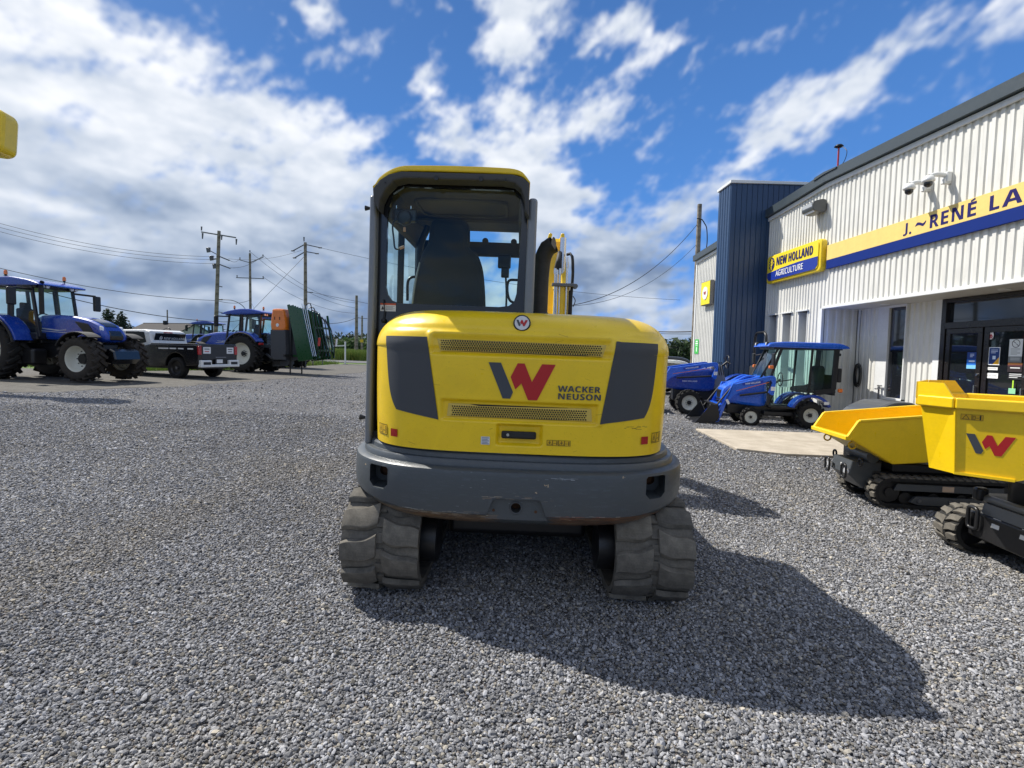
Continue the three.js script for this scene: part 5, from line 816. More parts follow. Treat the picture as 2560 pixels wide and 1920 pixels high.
// ---------------------------------------------------------------- pickup truck; forward +x, rear axle at x = 0
{
  const t = thing('pickup_truck', 'two tone white and black crew cab pickup truck beside the large blue tractor', 'pickup truck', ground(-13.22, -23.1), 2.84); t.scale.setScalar(1.05);
  const bw = paint(lin(0.010, 0.010, 0.012), 0.3), ww = M.white;
  // lower body in black with wheel arches
  const arch = (cx, r) => Array.from({ length: 9 }, (_, i) => { const a = Math.PI * i / 8; return [cx - r * Math.cos(Math.PI - a) * -1, 0.5 + r * Math.sin(a)]; });
  const low = [[-1.12, 0.55], [-1.15, 1.0], [-1.12, 1.34], [1.25, 1.36], [2.2, 1.2], [5.1, 1.16], [5.45, 1.0], [5.48, 0.55], ...arch(4.3, 0.5).map(([x, y]) => [x, y]).sort((a, b) => b[0] - a[0]), [1.0, 0.45], ...arch(0, 0.52).sort((a, b) => b[0] - a[0])];
  part(t, 'body', [ext(low, 1.96, { bevel: 0.03 })], bw);
  part(t, 'bed_rail', [box(2.3, 0.05, 0.1, 0.1, 1.37, -0.93, 0.015), box(2.3, 0.05, 0.1, 0.1, 1.37, 0.93, 0.015), box(0.06, 0.05, 1.9, -1.09, 1.37, 0, 0.015)], bw);
  const cabP = [[1.28, 1.30], [1.36, 1.36], [1.5, 1.88], [1.75, 1.95], [3.3, 1.93], [3.6, 1.84], [4.3, 1.30], [5.3, 1.22], [5.45, 1.0], [3.1, 1.0], [2.2, 1.1], [1.7, 1.2]];
  part(t, 'cab', ext(cabP, 1.74, { bevel: 0.09 }), ww);
  for (const s of [-1, 1]) {
    part(t, 'side_window', ext([[1.62, 1.42], [1.72, 1.83], [2.0, 1.86], [2.7, 1.86], [2.7, 1.38], [2.0, 1.36]], 0.02, { z: s * 0.872 }), M.tint);
    part(t, 'side_window', ext([[2.78, 1.38], [2.78, 1.86], [3.3, 1.83], [3.55, 1.76], [4.0, 1.38]], 0.02, { z: s * 0.872 }), M.tint);
    part(t, 'print_strip', [[-0.9, -0.62], [-0.42, -0.15], [-0.05, 0.28], [0.35, 0.85]].map(([a, b]) => box(b - a, 0.05, 0.006, (a + b) / 2, 1.19, s * 0.982)), M.label);
    part(t, 'tail_lamp', box(0.1, 0.36, 0.16, -1.115, 1.14, s * 0.9, 0.03), M.red);
    part(t, 'door_mirror', box(0.12, 0.2, 0.22, 3.8, 1.36, s * 1.05, 0.04), bw);
    for (const x of [0, 4.3]) wheel(t, x, 0.42, s * 0.84, { R: 0.42, w: 0.28, rim: 0.26, side: s, rimMat: M.black, dish: 0.2, hubR: 0.2, bolts: 6, hubMat: M.dull });
  }
  plate(t, 'rear_window', 1.42, 0.42, canvasMat(512, 152, (c, w, h) => { c.fillStyle = '#131316'; c.fillRect(0, 0, w, h); c.fillStyle = '#c9ccd0'; c.font = 'bold 50px sans-serif'; c.fillText('NEW HOLLAND', 150, 96); c.beginPath(); c.ellipse(105, 76, 24, 32, 0, 0, 7); c.fill(); c.fillStyle = '#131316'; c.fillRect(100, 50, 9, 52); }, { roughness: 0.15 }), [1.375, 1.60, 0], [0.28, -Math.PI / 2, 0]);
  part(t, 'tailgate', [box(0.06, 0.58, 1.62, -1.13, 1.06, 0, 0.03)], std(lin(0.03, 0.03, 0.032), 0.55));
  for (const [z, w, tx] of [[-0.58, 0.36, ['#333', '#b33']], [0.58, 0.36, ['#333', '#333']]]) plate(t, 'tailgate_print', w, 0.26, canvasMat(96, 68, (c, W, H) => { c.fillStyle = '#dedede'; c.fillRect(0, 0, W, H); c.fillStyle = tx[0]; c.fillRect(14, 16, 66, 9); c.fillStyle = tx[1]; c.fillRect(18, 42, 56, 8); }), [-1.163, 1.14, z], [0, -Math.PI / 2, 0]);
  plate(t, 'tailgate_print', 0.6, 0.07, canvasMat(128, 16, (c, W, H) => { c.fillStyle = '#3a3a3d'; c.fillRect(0, 0, W, H); c.fillStyle = '#77777a'; c.fillRect(8, 4, 112, 8); }), [-1.163, 0.86, 0.1], [0, -Math.PI / 2, 0]);
  const bp = part(t, 'rear_bumper', [box(0.16, 0.12, 1.95, -1.2, 0.52, 0, 0.03), box(0.14, 0.26, 0.52, -1.2, 0.62, -0.7, 0.04), box(0.14, 0.26, 0.52, -1.2, 0.62, 0.7, 0.04)], ww); for (const z of [-0.68, 0.68]) part(bp, 'bumper_opening', box(0.02, 0.11, 0.34, -1.275, 0.62, z, 0.02), M.black);
  plate(t, 'number_plate', 0.3, 0.15, M.label, [-1.2, 0.7, 0], [0, -Math.PI / 2, 0]); part(t, 'plate_recess', box(0.05, 0.2, 0.42, -1.17, 0.68, 0), M.black);
  part(t, 'brake_lamp', box(0.03, 0.04, 0.4, 1.49, 1.84, 0), M.reflector); part(t, 'underbody', box(5.6, 0.2, 1.4, 2.0, 0.48, 0), M.black); part(t, 'roof_fin', tube([[1.9, 1.93, 0.5], [2.0, 2.05, 0.5], [2.2, 2.03, 0.5], [2.4, 1.93, 0.5]], 0.02), M.black);
}

// ---------------------------------------------------------------- compact tractors with loaders; forward +x, rear axle at x = 0
function loader(t, { px, py, kx, ky, bx, by, z, w = 0.09, bucketW }) {
  for (const s of [-1, 1]) {
  const a = part(t, 'loader_arm', ext(smooth([[px + 0.02, py - 0.42], [px + 0.14, py - 0.36], [px + 0.1, py - 0.05], [kx, ky - 0.22], [bx + 0.12, by - 0.1], [bx - 0.02, by - 0.12], [bx - 0.02, by + 0.05], [kx + 0.06, ky + 0.04], [kx - 0.05, ky + 0.08], [px + 0.12, py + 0.06], [px - 0.02, py - 0.02]], 3), w, { z: s * z, bevel: 0.012 }), M.blueLight);
  part(a, 'loader_ram', rod([px + 0.02, py - 0.34, s * (z - 0.1)], [kx - 0.18, ky - 0.22, s * (z - 0.1)], 0.028), M.black); part(a, 'loader_ram', rod([kx + 0.04, ky + 0.02, s * z], [bx + 0.12, by + 0.16, s * z], 0.022), M.black);
  part(a, 'ram_rod', rod([bx + 0.2, by + 0.3, s * z], [bx + 0.08, by + 0.05, s * z], 0.012), M.chrome);
  }
  for (const s of [-1, 1]) { plate(t, 'arm_print', 0.5, 0.065, mNH, [px + (kx - px) * 0.55, (py + ky) / 2 - 0.01, s * (z + w / 2 + 0.003)], [0, s > 0 ? 0 : Math.PI, 0]).rotation.z = s > 0 ? -0.16 : 0.16; part(t, 'arm_stripe', beam([px + 0.15, py - 0.10, s * (z + w / 2 + 0.002)], [kx - 0.05, ky - 0.10, s * (z + w / 2 + 0.002)], 0.003, 0.014), M.orange); part(t, 'arm_label', box(0.06, 0.13, 0.004, bx + (kx - bx) * 0.55 - 0.02, by + (ky - by) * 0.5, s * (z + w / 2 + 0.002), 0, 0, 0, -0.5), M.label); part(t, 'arm_label', box(0.1, 0.1, 0.004, px + 0.05, py - 0.26, s * (z + w / 2 + 0.002)), M.label); }
  part(t, 'loader_cross_tube', [box(0.14, 0.2, 2 * z, bx - 0.12 + (kx - bx) * 0.3 + 0.14, by + (ky - by) * 0.28, 0, 0.03)], M.blueLight);
  part(t, 'bucket', [ext([[bx + 0.02, by + 0.30], [bx - 0.03, by - 0.02], [bx + 0.08, by - 0.16], [bx + 0.6, by - 0.2], [bx + 0.6, by - 0.185], [bx + 0.1, by - 0.13], [bx + 0.01, by - 0.01], [bx + 0.05, by + 0.29]], bucketW), ...[-1, 1].map((s) => ext([[bx + 0.03, by + 0.30], [bx - 0.02, by - 0.02], [bx + 0.09, by - 0.15], [bx + 0.58, by - 0.19], [bx + 0.2, by + 0.28]], 0.015, { z: s * (bucketW / 2 - 0.008) })), box(0.08, 0.05, bucketW, bx + 0.05, by + 0.29, 0, 0.01)], M.black);
}
{
  const t = thing('compact_tractor', 'small blue compact tractor with glass cab and loader bucket by the entrance', 'tractor', ground(7.86, -13.23), 2.98, 'compact tractors parked beside the building');
  for (const s of [-1, 1]) {
    wheel(t, 0, 0.34, s * 0.46, { R: 0.34, w: 0.30, rim: 0.17, n: 16, lug: 0.03, side: s, dish: 0.12, hubR: 0.3, bolts: 5 });
    wheel(t, 1.39, 0.245, s * 0.43, { R: 0.245, w: 0.2, rim: 0.145, n: 14, lug: 0.022, side: s, dish: 0.28, hubR: 0.22, bolts: 5 });
    part(t, 'mudguard', xf(arcFender(0.43, 0.50, 0.35, 2.7, 0.34, 0), 0, 0.36, s * 0.46), M.blue); part(t, 'mudguard_label', box(0.12, 0.07, 0.004, -0.33, 0.66, s * 0.635), M.label);
  }
  part(t, 'chassis', [box(2.0, 0.26, 0.4, 0.9, 0.42, 0, 0.03), box(0.3, 0.2, 0.8, 0, 0.36, 0), box(0.9, 0.12, 0.8, 0.6, 0.34, 0, 0.03)], M.black);
  part(t, 'hood', ext(smooth([[0.98, 0.52], [0.98, 1.24], [1.2, 1.27], [1.7, 1.14], [2.02, 0.95], [2.06, 0.62], [1.7, 0.55]], 4), 0.6, { bevel: 0.08 }), M.blueLight); part(t, 'front_grille', box(0.05, 0.28, 0.4, 2.05, 0.76, 0, 0.02), M.black);
  part(t, 'hood_arch', [tube([[1.15, 1.2, 0.2], [1.4, 1.26, 0.2], [1.75, 1.08, 0.2]], 0.04, 16, 8), tube([[1.15, 1.2, -0.2], [1.4, 1.26, -0.2], [1.75, 1.08, -0.2]], 0.04, 16, 8)], M.blueLight);
  const zt = 0.5, Y = 2.02;
  part(t, 'cab_frame', [-1, 1].flatMap((s) => [beam([1.0, 0.55, s * zt], [0.92, 1.2, s * zt], 0.05, 0.08, 0.015), beam([0.98, 1.2, s * zt], [0.72, Y, s * zt], 0.05, 0.07, 0.015), beam([-0.52, 1.0, s * zt], [-0.56, Y, s * zt], 0.06, 0.12, 0.015), beam([0.05, 0.85, s * zt], [0.0, Y, s * zt], 0.03, 0.05), beam([0.98, 0.54, s * zt], [0.35, 0.5, s * zt], 0.04, 0.05), beam([0.35, 0.5, s * zt], [-0.1, 0.88, s * zt], 0.04, 0.05), beam([-0.1, 0.9, s * zt], [-0.56, 0.98, s * zt], 0.04, 0.12), beam([1.16, 1.22, s * 0.36], [0.78, Y, s * 0.48], 0.04, 0.05)]).concat([box(0.06, 0.5, 1.0, -0.54, 1.1, 0), box(1.2, 0.05, 0.9, 0.3, 0.5, 0)]), M.black);
  part(t, 'cab_roof', ext(smooth([[-0.74, Y - 0.02], [-0.76, Y + 0.06], [-0.5, Y + 0.12], [0.6, Y + 0.14], [0.98, Y + 0.11], [1.06, Y + 0.05], [0.95, Y]], 4), 1.12, { bevel: 0.03 }), M.blueLight);
  part(t, 'roof_underside', box(1.6, 0.06, 1.04, 0.12, Y - 0.02, 0), M.black);
  for (const s of [-1, 1]) { part(t, 'side_window', ext([[0.93, 0.6], [0.93, 1.2], [0.7, Y - 0.05], [-0.5, Y - 0.05], [-0.5, 1.0], [-0.1, 0.93], [0.33, 0.56]], 0.004, { z: s * zt }), M.glass); part(t, 'work_lamp', [cyl(0.045, 0.05, 0.06, 'x', 1.04, Y + 0.09, s * 0.4, 12), cyl(0.04, 0.04, 0.05, 'x', -0.78, Y + 0.03, s * 0.45, 12)], M.black); part(t, 'work_lamp_lens', cyl(0.036, 0.036, 0.01, 'x', 1.075, Y + 0.09, s * 0.4, 12), M.lens); part(t, 'indicator', [box(0.1, 0.08, 0.1, 1.0, 1.52, s * 0.62, 0.02), box(0.1, 0.1, 0.1, -0.66, 0.98, s * 0.55, 0.03)], M.amber); part(t, 'mirror', [rod([0.85, 1.85, s * 0.5], [1.0, 1.8, s * 0.72], 0.015), box(0.05, 0.3, 0.17, 1.0, 1.72, s * 0.76, 0.03)], M.black); }
  part(t, 'windscreen', (() => { const g = new THREE.BufferGeometry(), P = [[1.18, 1.22, -0.36], [1.18, 1.22, 0.36], [0.78, Y - 0.03, 0.48], [0.78, Y - 0.03, -0.48]], p = []; for (const i of [0, 1, 2, 0, 2, 3]) p.push(...P[i]); g.setAttribute('position', new THREE.Float32BufferAttribute(p, 3)); g.computeVertexNormals(); return g; })(), M.glass);
  part(t, 'rear_window', xf(new THREE.PlaneGeometry(0.95, 0.7), -0.56, 1.65, 0, 0, Math.PI / 2, 0), M.glass);
  part(t, 'seat', [ext(smooth([[-0.42, 1.0], [-0.44, 1.5], [-0.36, 1.58], [-0.26, 1.52], [-0.22, 1.1], [0.2, 1.02], [0.2, 0.9], [-0.3, 0.88]], 3), 0.46, { bevel: 0.05 })], M.fabric);
  part(t, 'steering_wheel', [xf(new THREE.TorusGeometry(0.17, 0.014, 8, 24), 0.55, 1.2, 0, 0, Math.PI / 2, -0.6), rod([0.8, 1.0, 0], [0.55, 1.2, 0], 0.03), rod([0.9, 1.12, -0.3], [0.35, 1.22, -0.35], 0.014)], M.black);
  part(t, 'rear_bracket', [box(0.1, 0.35, 0.2, -0.66, 1.35, -0.4, 0.03), box(0.12, 0.07, 0.1, -0.62, 1.86, -0.42, 0.02)], M.black);
  loader(t, { px: 0.86, py: 1.24, kx: 1.83, ky: 1.0, bx: 2.2, by: 0.24, z: 0.52, bucketW: 1.22 });
}
{
  const t = thing('compact_tractor', 'open blue compact tractor with folding roll bar and loader in front of blue tower', 'tractor', ground(7.45, -15.45), 2.98, 'compact tractors parked beside the building');
  for (const s of [-1, 1]) {
    wheel(t, 0, 0.55, s * 0.58, { R: 0.55, w: 0.36, rim: 0.3, n: 18, lug: 0.04, side: s, dish: 0.05, hubR: 0.3 });
    wheel(t, 1.75, 0.38, s * 0.55, { R: 0.38, w: 0.26, rim: 0.21, n: 16, lug: 0.032, side: s, dish: 0.1, hubR: 0.3 });
    part(t, 'mudguard', xf(arcFender(0.62, 0.68, 0.35, 2.5, 0.4, 0), 0, 0.55, s * 0.58), M.blue);
  }
  part(t, 'chassis', [box(2.3, 0.4, 0.45, 1.0, 0.6, 0, 0.04), box(0.8, 0.1, 1.0, 0.6, 0.55, 0)], M.black);
  part(t, 'hood', ext(smooth([[1.0, 0.75], [1.0, 1.34], [1.4, 1.38], [2.1, 1.26], [2.42, 1.05], [2.44, 0.8], [1.6, 0.7]], 4), 0.66, { bevel: 0.08 }), M.blue); part(t, 'dashboard', ext(smooth([[0.62, 0.8], [0.75, 1.45], [0.95, 1.52], [1.1, 1.42], [1.1, 0.8]], 3), 0.5, { bevel: 0.06 }), M.postGrey);
  part(t, 'front_grille', box(0.05, 0.3, 0.45, 2.43, 0.95, 0, 0.02), M.black);
  for (const s of [-1, 1]) plate(t, 'hood_print', 0.6, 0.075, mNH, [1.7, 1.0, s * 0.335], [0, s > 0 ? 0 : Math.PI, 0]);
  part(t, 'steering_wheel', [xf(new THREE.TorusGeometry(0.19, 0.015, 8, 26), 0.56, 1.6, 0, 0, Math.PI / 2, -0.55), rod([0.8, 1.4, 0], [0.56, 1.6, 0], 0.03), ...[0, 1, 2].map((i) => rod([0.56, 1.6, 0], [0.56 + 0.1 * Math.cos(i * 2.1), 1.6 + 0.12 * Math.cos(i * 2.1), 0.17 * Math.sin(i * 2.1 + 0.4)], 0.012))], M.black);
  part(t, 'roll_bar', tube([[-0.35, 0.9, -0.5], [-0.35, 1.8, -0.5], [-0.35, 2.36, -0.48], [-0.35, 2.47, -0.36], [-0.35, 2.49, 0], [-0.35, 2.47, 0.36], [-0.35, 2.36, 0.48], [-0.35, 1.8, 0.5], [-0.35, 0.9, 0.5]], 0.04, 48, 8), M.black);
  part(t, 'seat', [box(0.12, 0.5, 0.5, -0.2, 1.25, 0, 0.05), box(0.45, 0.12, 0.5, 0.05, 1.0, 0, 0.05)], M.fabric);
  part(t, 'control_levers', [0, 1, 2, 3].map((i) => rod([0.75 + i * 0.06, 1.2, -0.42], [0.85 + i * 0.06, 1.6, -0.45], 0.012)), M.black);
  loader(t, { px: 1.0, py: 1.52, kx: 2.3, ky: 1.32, bx: 2.85, by: 0.35, z: 0.62, bucketW: 1.5 });
}

// ---------------------------------------------------------------- tracked dumpers; forward +x
function dumperBase(t, L, gauge, w, r) {
  const mats = [M.rubber, M.tyreDusty];
  for (const s of [-1, 1]) { makeTrack(t, { L, r, w, z: s * gauge / 2, pitch: 0.085, lugH: 0.02, mat: M.tyre, lugMats: mats, wheels: 4 }); const f = part(t, 'roller_frame', [ext([[-L * 0.28, r * 0.35], [-L * 0.3, r * 0.85], [L * 0.22, r * 0.85], [L * 0.26, r * 0.5], [L * 0.2, r * 0.35]], 0.03, { z: s * (gauge / 2 + w * 0.42) }), ext([[-L * 0.34, r * 1.15], [-L * 0.34, r * 1.55], [L * 0.34, r * 1.55], [L * 0.36, r * 1.15]], 0.02, { z: s * (gauge / 2 + w * 0.36) })], M.slate); part(f, 'bolt', [-0.2, 0, 0.2].map((k) => cyl(0.022, 0.022, 0.02, 'z', k * L, r * 0.6, s * (gauge / 2 + w * 0.5), 6)), M.dull); part(f, 'type_label', box(0.12, 0.06, 0.004, 0.02, r * 1.35, s * (gauge / 2 + w * 0.36 + 0.012)), std(lin(0.55, 0.4, 0.28), 0.6)); }
  part(t, 'chassis', [box(L * 0.9, 0.22, gauge - w, 0, r * 1.5, 0, 0.02), box(L * 0.7, 0.1, gauge, 0, r * 2 + 0.08, 0, 0.02)], M.black);
}
{
  const t = thing('tracked_dumper', 'small yellow tracked dumper with sloping front tip skip on short black tracks', 'dumper', ground(5.17, -6.06), 2.996, 'yellow tracked dumpers at the entrance');
  dumperBase(t, 1.62, 0.66, 0.2, 0.19);
  const sideP = [[1.1, 0.81], [1.0, 0.99], [-0.25, 1.13], [-0.3, 0.62], [0.62, 0.53]], th = 0.02;
  const sk = part(t, 'skip', [...[-1, 1].map((s) => ext(sideP, 0.018, { z: s * 0.42 })), beam([1.1, 0.81, 0], [0.62, 0.53, 0], 0.84, th), beam([0.62, 0.53, 0], [-0.3, 0.62, 0], 0.84, th), beam([-0.3, 0.62, 0], [-0.25, 1.13, 0], 0.84, th)], M.yellow);
  part(sk, 'skip_rim', [-1, 1].flatMap((s) => [beam([1.12, 0.80, s * 0.42], [1.0, 1.0, s * 0.42], 0.045, 0.03, 0.008), beam([1.0, 1.0, s * 0.42], [-0.25, 1.14, s * 0.42], 0.045, 0.03, 0.008)]).concat([beam([1.11, 0.80, -0.44], [1.11, 0.80, 0.44], 0.07, 0.05, 0.01), beam([-0.25, 1.14, -0.44], [-0.25, 1.14, 0.44], 0.04, 0.03)]), M.yellow);
  part(sk, 'skip_rib', [-1, 1].map((s) => ext(smooth([[0.25, 0.58], [0.1, 0.52], [-0.15, 0.52], [-0.25, 0.6], [0.2, 0.66]], 3), 0.02, { z: s * 0.435 })), M.yellow); part(sk, 'pivot_pin', [-1, 1].map((s) => cyl(0.03, 0.03, 0.05, 'z', -0.02, 0.575, s * 0.435, 14)), M.black);
  part(sk, 'lifting_eye', [-1, 1].flatMap((s) => [xf(new THREE.TorusGeometry(0.04, 0.01, 8, 16), 1.0, 0.70, s * 0.3), ]), M.yellowFlat); part(sk, 'lower_eye', [-1, 1].map((s) => xf(new THREE.TorusGeometry(0.04, 0.012, 8, 16), 0.9, 0.50, s * 0.3, 0, Math.PI / 2, 0)), M.black);
  const fb = part(t, 'front_box', [ext([[0.62, 0.2], [0.62, 0.5], [0.95, 0.5], [0.98, 0.34], [0.82, 0.18]], 0.44, { bevel: 0.015 }), cyl(0.07, 0.07, 0.5, 'z', 0.74, 0.56, 0, 14)], M.slate);
  for (const s of [-1, 1]) { part(fb, 'lamp_guard', tube(rrect(-0.05, -0.08, 0.05, 0.08, 0.035, 3).map(([a, b]) => [1.03, 0.38 + b, s * 0.2 + a]), 0.014, 40, 6, true), M.black); part(fb, 'lamp', cyl(0.035, 0.035, 0.03, 'x', 1.0, 0.38, s * 0.2, 12), M.lens); }
  part(fb, 'label', box(0.004, 0.06, 0.05, 0.985, 0.42, -0.06), M.label);
  part(t, 'engine_cover', [box(0.5, 0.45, 0.62, -0.72, 0.72, 0, 0.08)], M.slate); part(t, 'operator_stand', [box(0.3, 0.06, 0.6, -1.05, 0.32, 0), rod([-0.95, 0.9, -0.2], [-1.05, 1.15, -0.2], 0.018), rod([-0.95, 0.9, 0.2], [-1.05, 1.15, 0.2], 0.018)], M.black);
  part(t, 'hydraulic_coupling', [rod([0.55, 0.5, 0.4], [0.62, 0.5, 0.3], 0.025)], M.steel);
}
{
  const t = thing('tracked_dumper', 'larger yellow tracked dumper with high sided swivel skip bearing a red and grey logo', 'dumper', ground(4.98, -3.88), 3.02, 'yellow tracked dumpers at the entrance');
  dumperBase(t, 2.0, 1.06, 0.26, 0.2); const mBox = paint(lin(0.14, 0.148, 0.155), 0.5, { clearcoat: 0.2 });
  const fb = part(t, 'front_box', [ext([[0.62, 0.2], [0.62, 0.50], [0.86, 0.50], [0.9, 0.32], [0.76, 0.18]], 0.58, { bevel: 0.015 }), cyl(0.035, 0.035, 0.62, 'z', 0.82, 0.53, 0, 14)], mBox);
  for (const s of [-1, 1]) part(fb, 'lamp_guard', [tube(rrect(-0.05, -0.09, 0.05, 0.09, 0.03, 3).map(([a, b]) => [0.93, 0.36 + b, s * 0.3 + a]), 0.016, 40, 6, true), box(0.1, 0.12, 0.08, 0.85, 0.56, s * 0.34, 0.03)], M.black);
  for (const z of [-0.17, 0.1]) part(fb, 'label', box(0.004, 0.08, 0.075, 0.897, 0.37, z, 0, 0, 0, 0.2), M.label); part(fb, 'bolt', [cyl(0.022, 0.022, 0.03, 'x', 0.895, 0.39, -0.23, 10)], M.steel);
  part(t, 'engine_cover', box(0.7, 0.6, 0.8, -0.75, 0.85, 0, 0.1), M.slate); part(t, 'turntable', cyl(0.26, 0.26, 0.24, 'y', 0.48, 0.6, 0.12, 26), M.black);
  part(t, 'hydraulic_pipe', [rod([0.8, 0.52, -0.3], [0.1, 0.5, 0.3], 0.025), rod([0.8, 0.5, 0.25], [0.3, 0.55, 0.25], 0.02)], M.dull);
  // the skip is slewed; its own group frame: u along its length, v to the side that shows
  const sk = new THREE.Group(); sk.name = 'skip'; t.add(sk);
  t.updateMatrixWorld(true); const inv = t.matrixWorld.clone().invert(), Wd = new THREE.Matrix4().makeBasis(V(0.69, 0, 0.724), V(0, 1, 0), V(-0.724, 0, 0.69)); Wd.setPosition(3.52 + 0.724 * 0.45, 0, -3.9 - 0.69 * 0.45);
  inv.multiply(Wd).decompose(sk.position, sk.quaternion, sk.scale);
  // plan at rim and at floor, z = v
  const top = [[1.15, -0.45], [0, -0.45], [-0.24, -0.3], [-0.24, 0.3], [0, 0.45], [1.15, 0.45]], bot = [[0.36, -0.42], [0.02, -0.42], [-0.15, -0.28], [-0.15, 0.28], [0.02, 0.42], [0.36, 0.42]], yt = 1.32, ybm = 0.735;
  const P = [], tri = (a, b, c) => P.push(...a, ...b, ...c), pt = ([u, v], y) => [u, y, v];
  for (let i = 0; i < 5; i++) { const a = pt(bot[i], ybm), b = pt(bot[i + 1], ybm), c = pt(top[i + 1], yt), d = pt(top[i], yt); tri(a, b, c); tri(a, c, d); }
  for (let i = 1; i < 5; i++) tri(pt(bot[0], ybm), pt(bot[i], ybm), pt(bot[i + 1], ybm));
  tri([0.36, ybm, -0.42], [0.36, ybm, 0.42], [1.15, 1.1, 0.45]); tri([0.36, ybm, -0.42], [1.15, 1.1, 0.45], [1.15, 1.1, -0.45]);
  tri([0.36, ybm, 0.42], [1.15, 1.1, 0.45], [1.15, yt, 0.45]); tri([0.36, ybm, -0.42], [1.15, 1.1, -0.45], [1.15, yt, -0.45]);
  const g = new THREE.BufferGeometry(); g.setAttribute('position', new THREE.Float32BufferAttribute(P, 3)); g.computeVertexNormals(); part(sk, 'skip_shell', g, M.yellow);
  const rim = []; for (let i = 0; i < 5; i++) rim.push(beam([...pt(top[i], yt - 0.035)], [...pt(top[i + 1], yt - 0.035)], 0.05, 0.085, 0.012)); part(sk, 'rim_band', rim, M.yellow);
  part(sk, 'spill_guard', [beam([-0.26, yt + 0.05, -0.3], [-0.26, yt + 0.05, 0.3], 0.012, 0.13), ...[-1, 1].map((s) => ext([[0, 0], [0.285, 0], [0.2, 0.115], [0, 0.115]], 0.012).applyMatrix4(new THREE.Matrix4().makeRotationY(s < 0 ? 0.559 : -0.559)).translate(-0.25, yt, s * 0.3))], M.yellow);
  part(sk, 'weld_seam', beam([0.02, ybm, 0.425], [0, yt - 0.08, 0.452], 0.012, 0.012), M.yellow); part(sk, 'floor_edge', beam([0.02, ybm + 0.008, 0.428], [0.36, ybm + 0.008, 0.428], 0.014, 0.02), M.yellow);
  const lean = 0.05; for (const m of wLogo(sk, 0.275, 0, 0, 0)) { m.position.set(0.21, 0.985, 0.4343); m.rotation.x = lean; m.scale.z = 0.25; }
  plate(sk, 'warning_sticker', 0.13, 0.045, canvasMat(160, 56, (c, w, h) => { c.fillStyle = '#cfa312'; c.fillRect(0, 0, w, h); c.strokeStyle = '#2a2410'; c.lineWidth = 2; c.strokeRect(2, 2, 76, 52); c.strokeRect(82, 2, 76, 52); c.lineWidth = 4; c.beginPath(); c.moveTo(38, 8); c.lineTo(62, 48); c.lineTo(14, 48); c.closePath(); c.stroke(); c.fillStyle = '#2a2410'; c.fillRect(134, 16, 11, 34); c.beginPath(); c.arc(140, 10, 6, 0, 7); c.fill(); c.fillRect(104, 30, 24, 4); c.strokeRect(88, 14, 14, 36); }), [0.10, 1.185, 0.4475], [lean, 0, 0]);
}
{
  const t = thing('engine_cover', 'dark grey rounded machine cover showing above the small dumper skip', 'machine', ground(6.05, -8.0), 0.1);
  part(t, 'body', box(0.8, 0.75, 0.6, 0, 0.45, 0, 0.04), M.black); part(t, 'cover', ext(smooth([[-0.45, 0.8], [-0.4, 0.95], [-0.1, 1.08], [0.25, 1.07], [0.42, 0.95], [0.45, 0.8]], 4), 0.64, { bevel: 0.05 }), M.slate);
  for (const [x, z] of [[-0.3, -0.25], [0.3, -0.25], [-0.3, 0.25], [0.3, 0.25]]) part(t, 'foot', box(0.1, 0.1, 0.1, x, 0.05, z), M.black);
}

// ---------------------------------------------------------------- poles and wires
const woodMap = dataTex(256, (u, v) => { const k = 0.44 + 0.1 * per(u, v, 3, 2) + 0.1 * per(u * 6 % 1, v * 0.2 % 1, 20, 5) + 0.06 * pf(u, v, 60, 8); return [cl(k + 0.03), cl(k), cl(k - 0.05)]; }, 1.2);
const mPole = std(0xffffff, 0.92, { map: woodMap }), mWire = std(lin(0.015, 0.016, 0.02), 0.6), mInsul = std(lin(0.10, 0.10, 0.11), 0.35);
const poleAt = (px, z, h, r, label, lean = 0) => {
  const p = atZ(px, 880, z), t = thing('utility_pole', label, 'utility pole', [p.x, gy(p.x), z], 0, 'wooden utility poles along the road'); t.rotation.z = lean;
  part(t, 'shaft', lathe([[r * 1.25, -0.3], [r * 1.2, 0], [r, h * 0.6], [r * 0.85, h], [0.001, h + 0.02]], 'y', 0, 0, 0, 14), mPole); t.userData.h = h; return t;
};
function cable(name, a, b, sag, r, label) { const P = []; for (let i = 0; i <= 20; i++) { const u = i / 20; P.push([a[0] + (b[0] - a[0]) * u, a[1] + (b[1] - a[1]) * u - sag * 4 * u * (1 - u), a[2] + (b[2] - a[2]) * u]); } return single(name, label, 'wire', tube(P, r, 40, 5), mWire, 'overhead wires'); }
const pA = poleAt(537, -48, 11.5, 0.16, 'leaning wooden pole with steel cross arm and hanging insulators', -0.045);
part(pA, 'cross_arm', [beam([-1.55, 11.3, 0], [1.55, 11.0, 0.1], 0.1, 0.1)], M.dull);
for (const x of [-1.5, 1.5]) part(pA, 'insulator', [cyl(0.05, 0.08, 0.5, 'y', x + 0.06, 10.8 - x * 0.1, 0, 8)], mInsul); part(pA, 'insulator', cyl(0.05, 0.07, 0.35, 'y', -1.55, 11.6, 0, 8), mInsul); part(pA, 'insulator', cyl(0.05, 0.07, 0.35, 'y', 0.25, 10.9, 0, 8), mInsul);
for (let i = 0; i < 3; i++) part(pA, 'fuse_cutout', [beam([-0.1, 9.4 - i * 0.35, 0], [-0.75 + i * 0.22, 9.7 - i * 0.75, 0], 0.06, 0.07), box(0.3, 0.42, 0.12, -0.9 + i * 0.3, 9.75 - i * 0.7, 0, 0.02, 0, 0, 0.2), cyl(0.05, 0.05, 0.35, 'y', -0.75 + i * 0.3, 9.8 - i * 0.7, 0, 8)], mInsul);
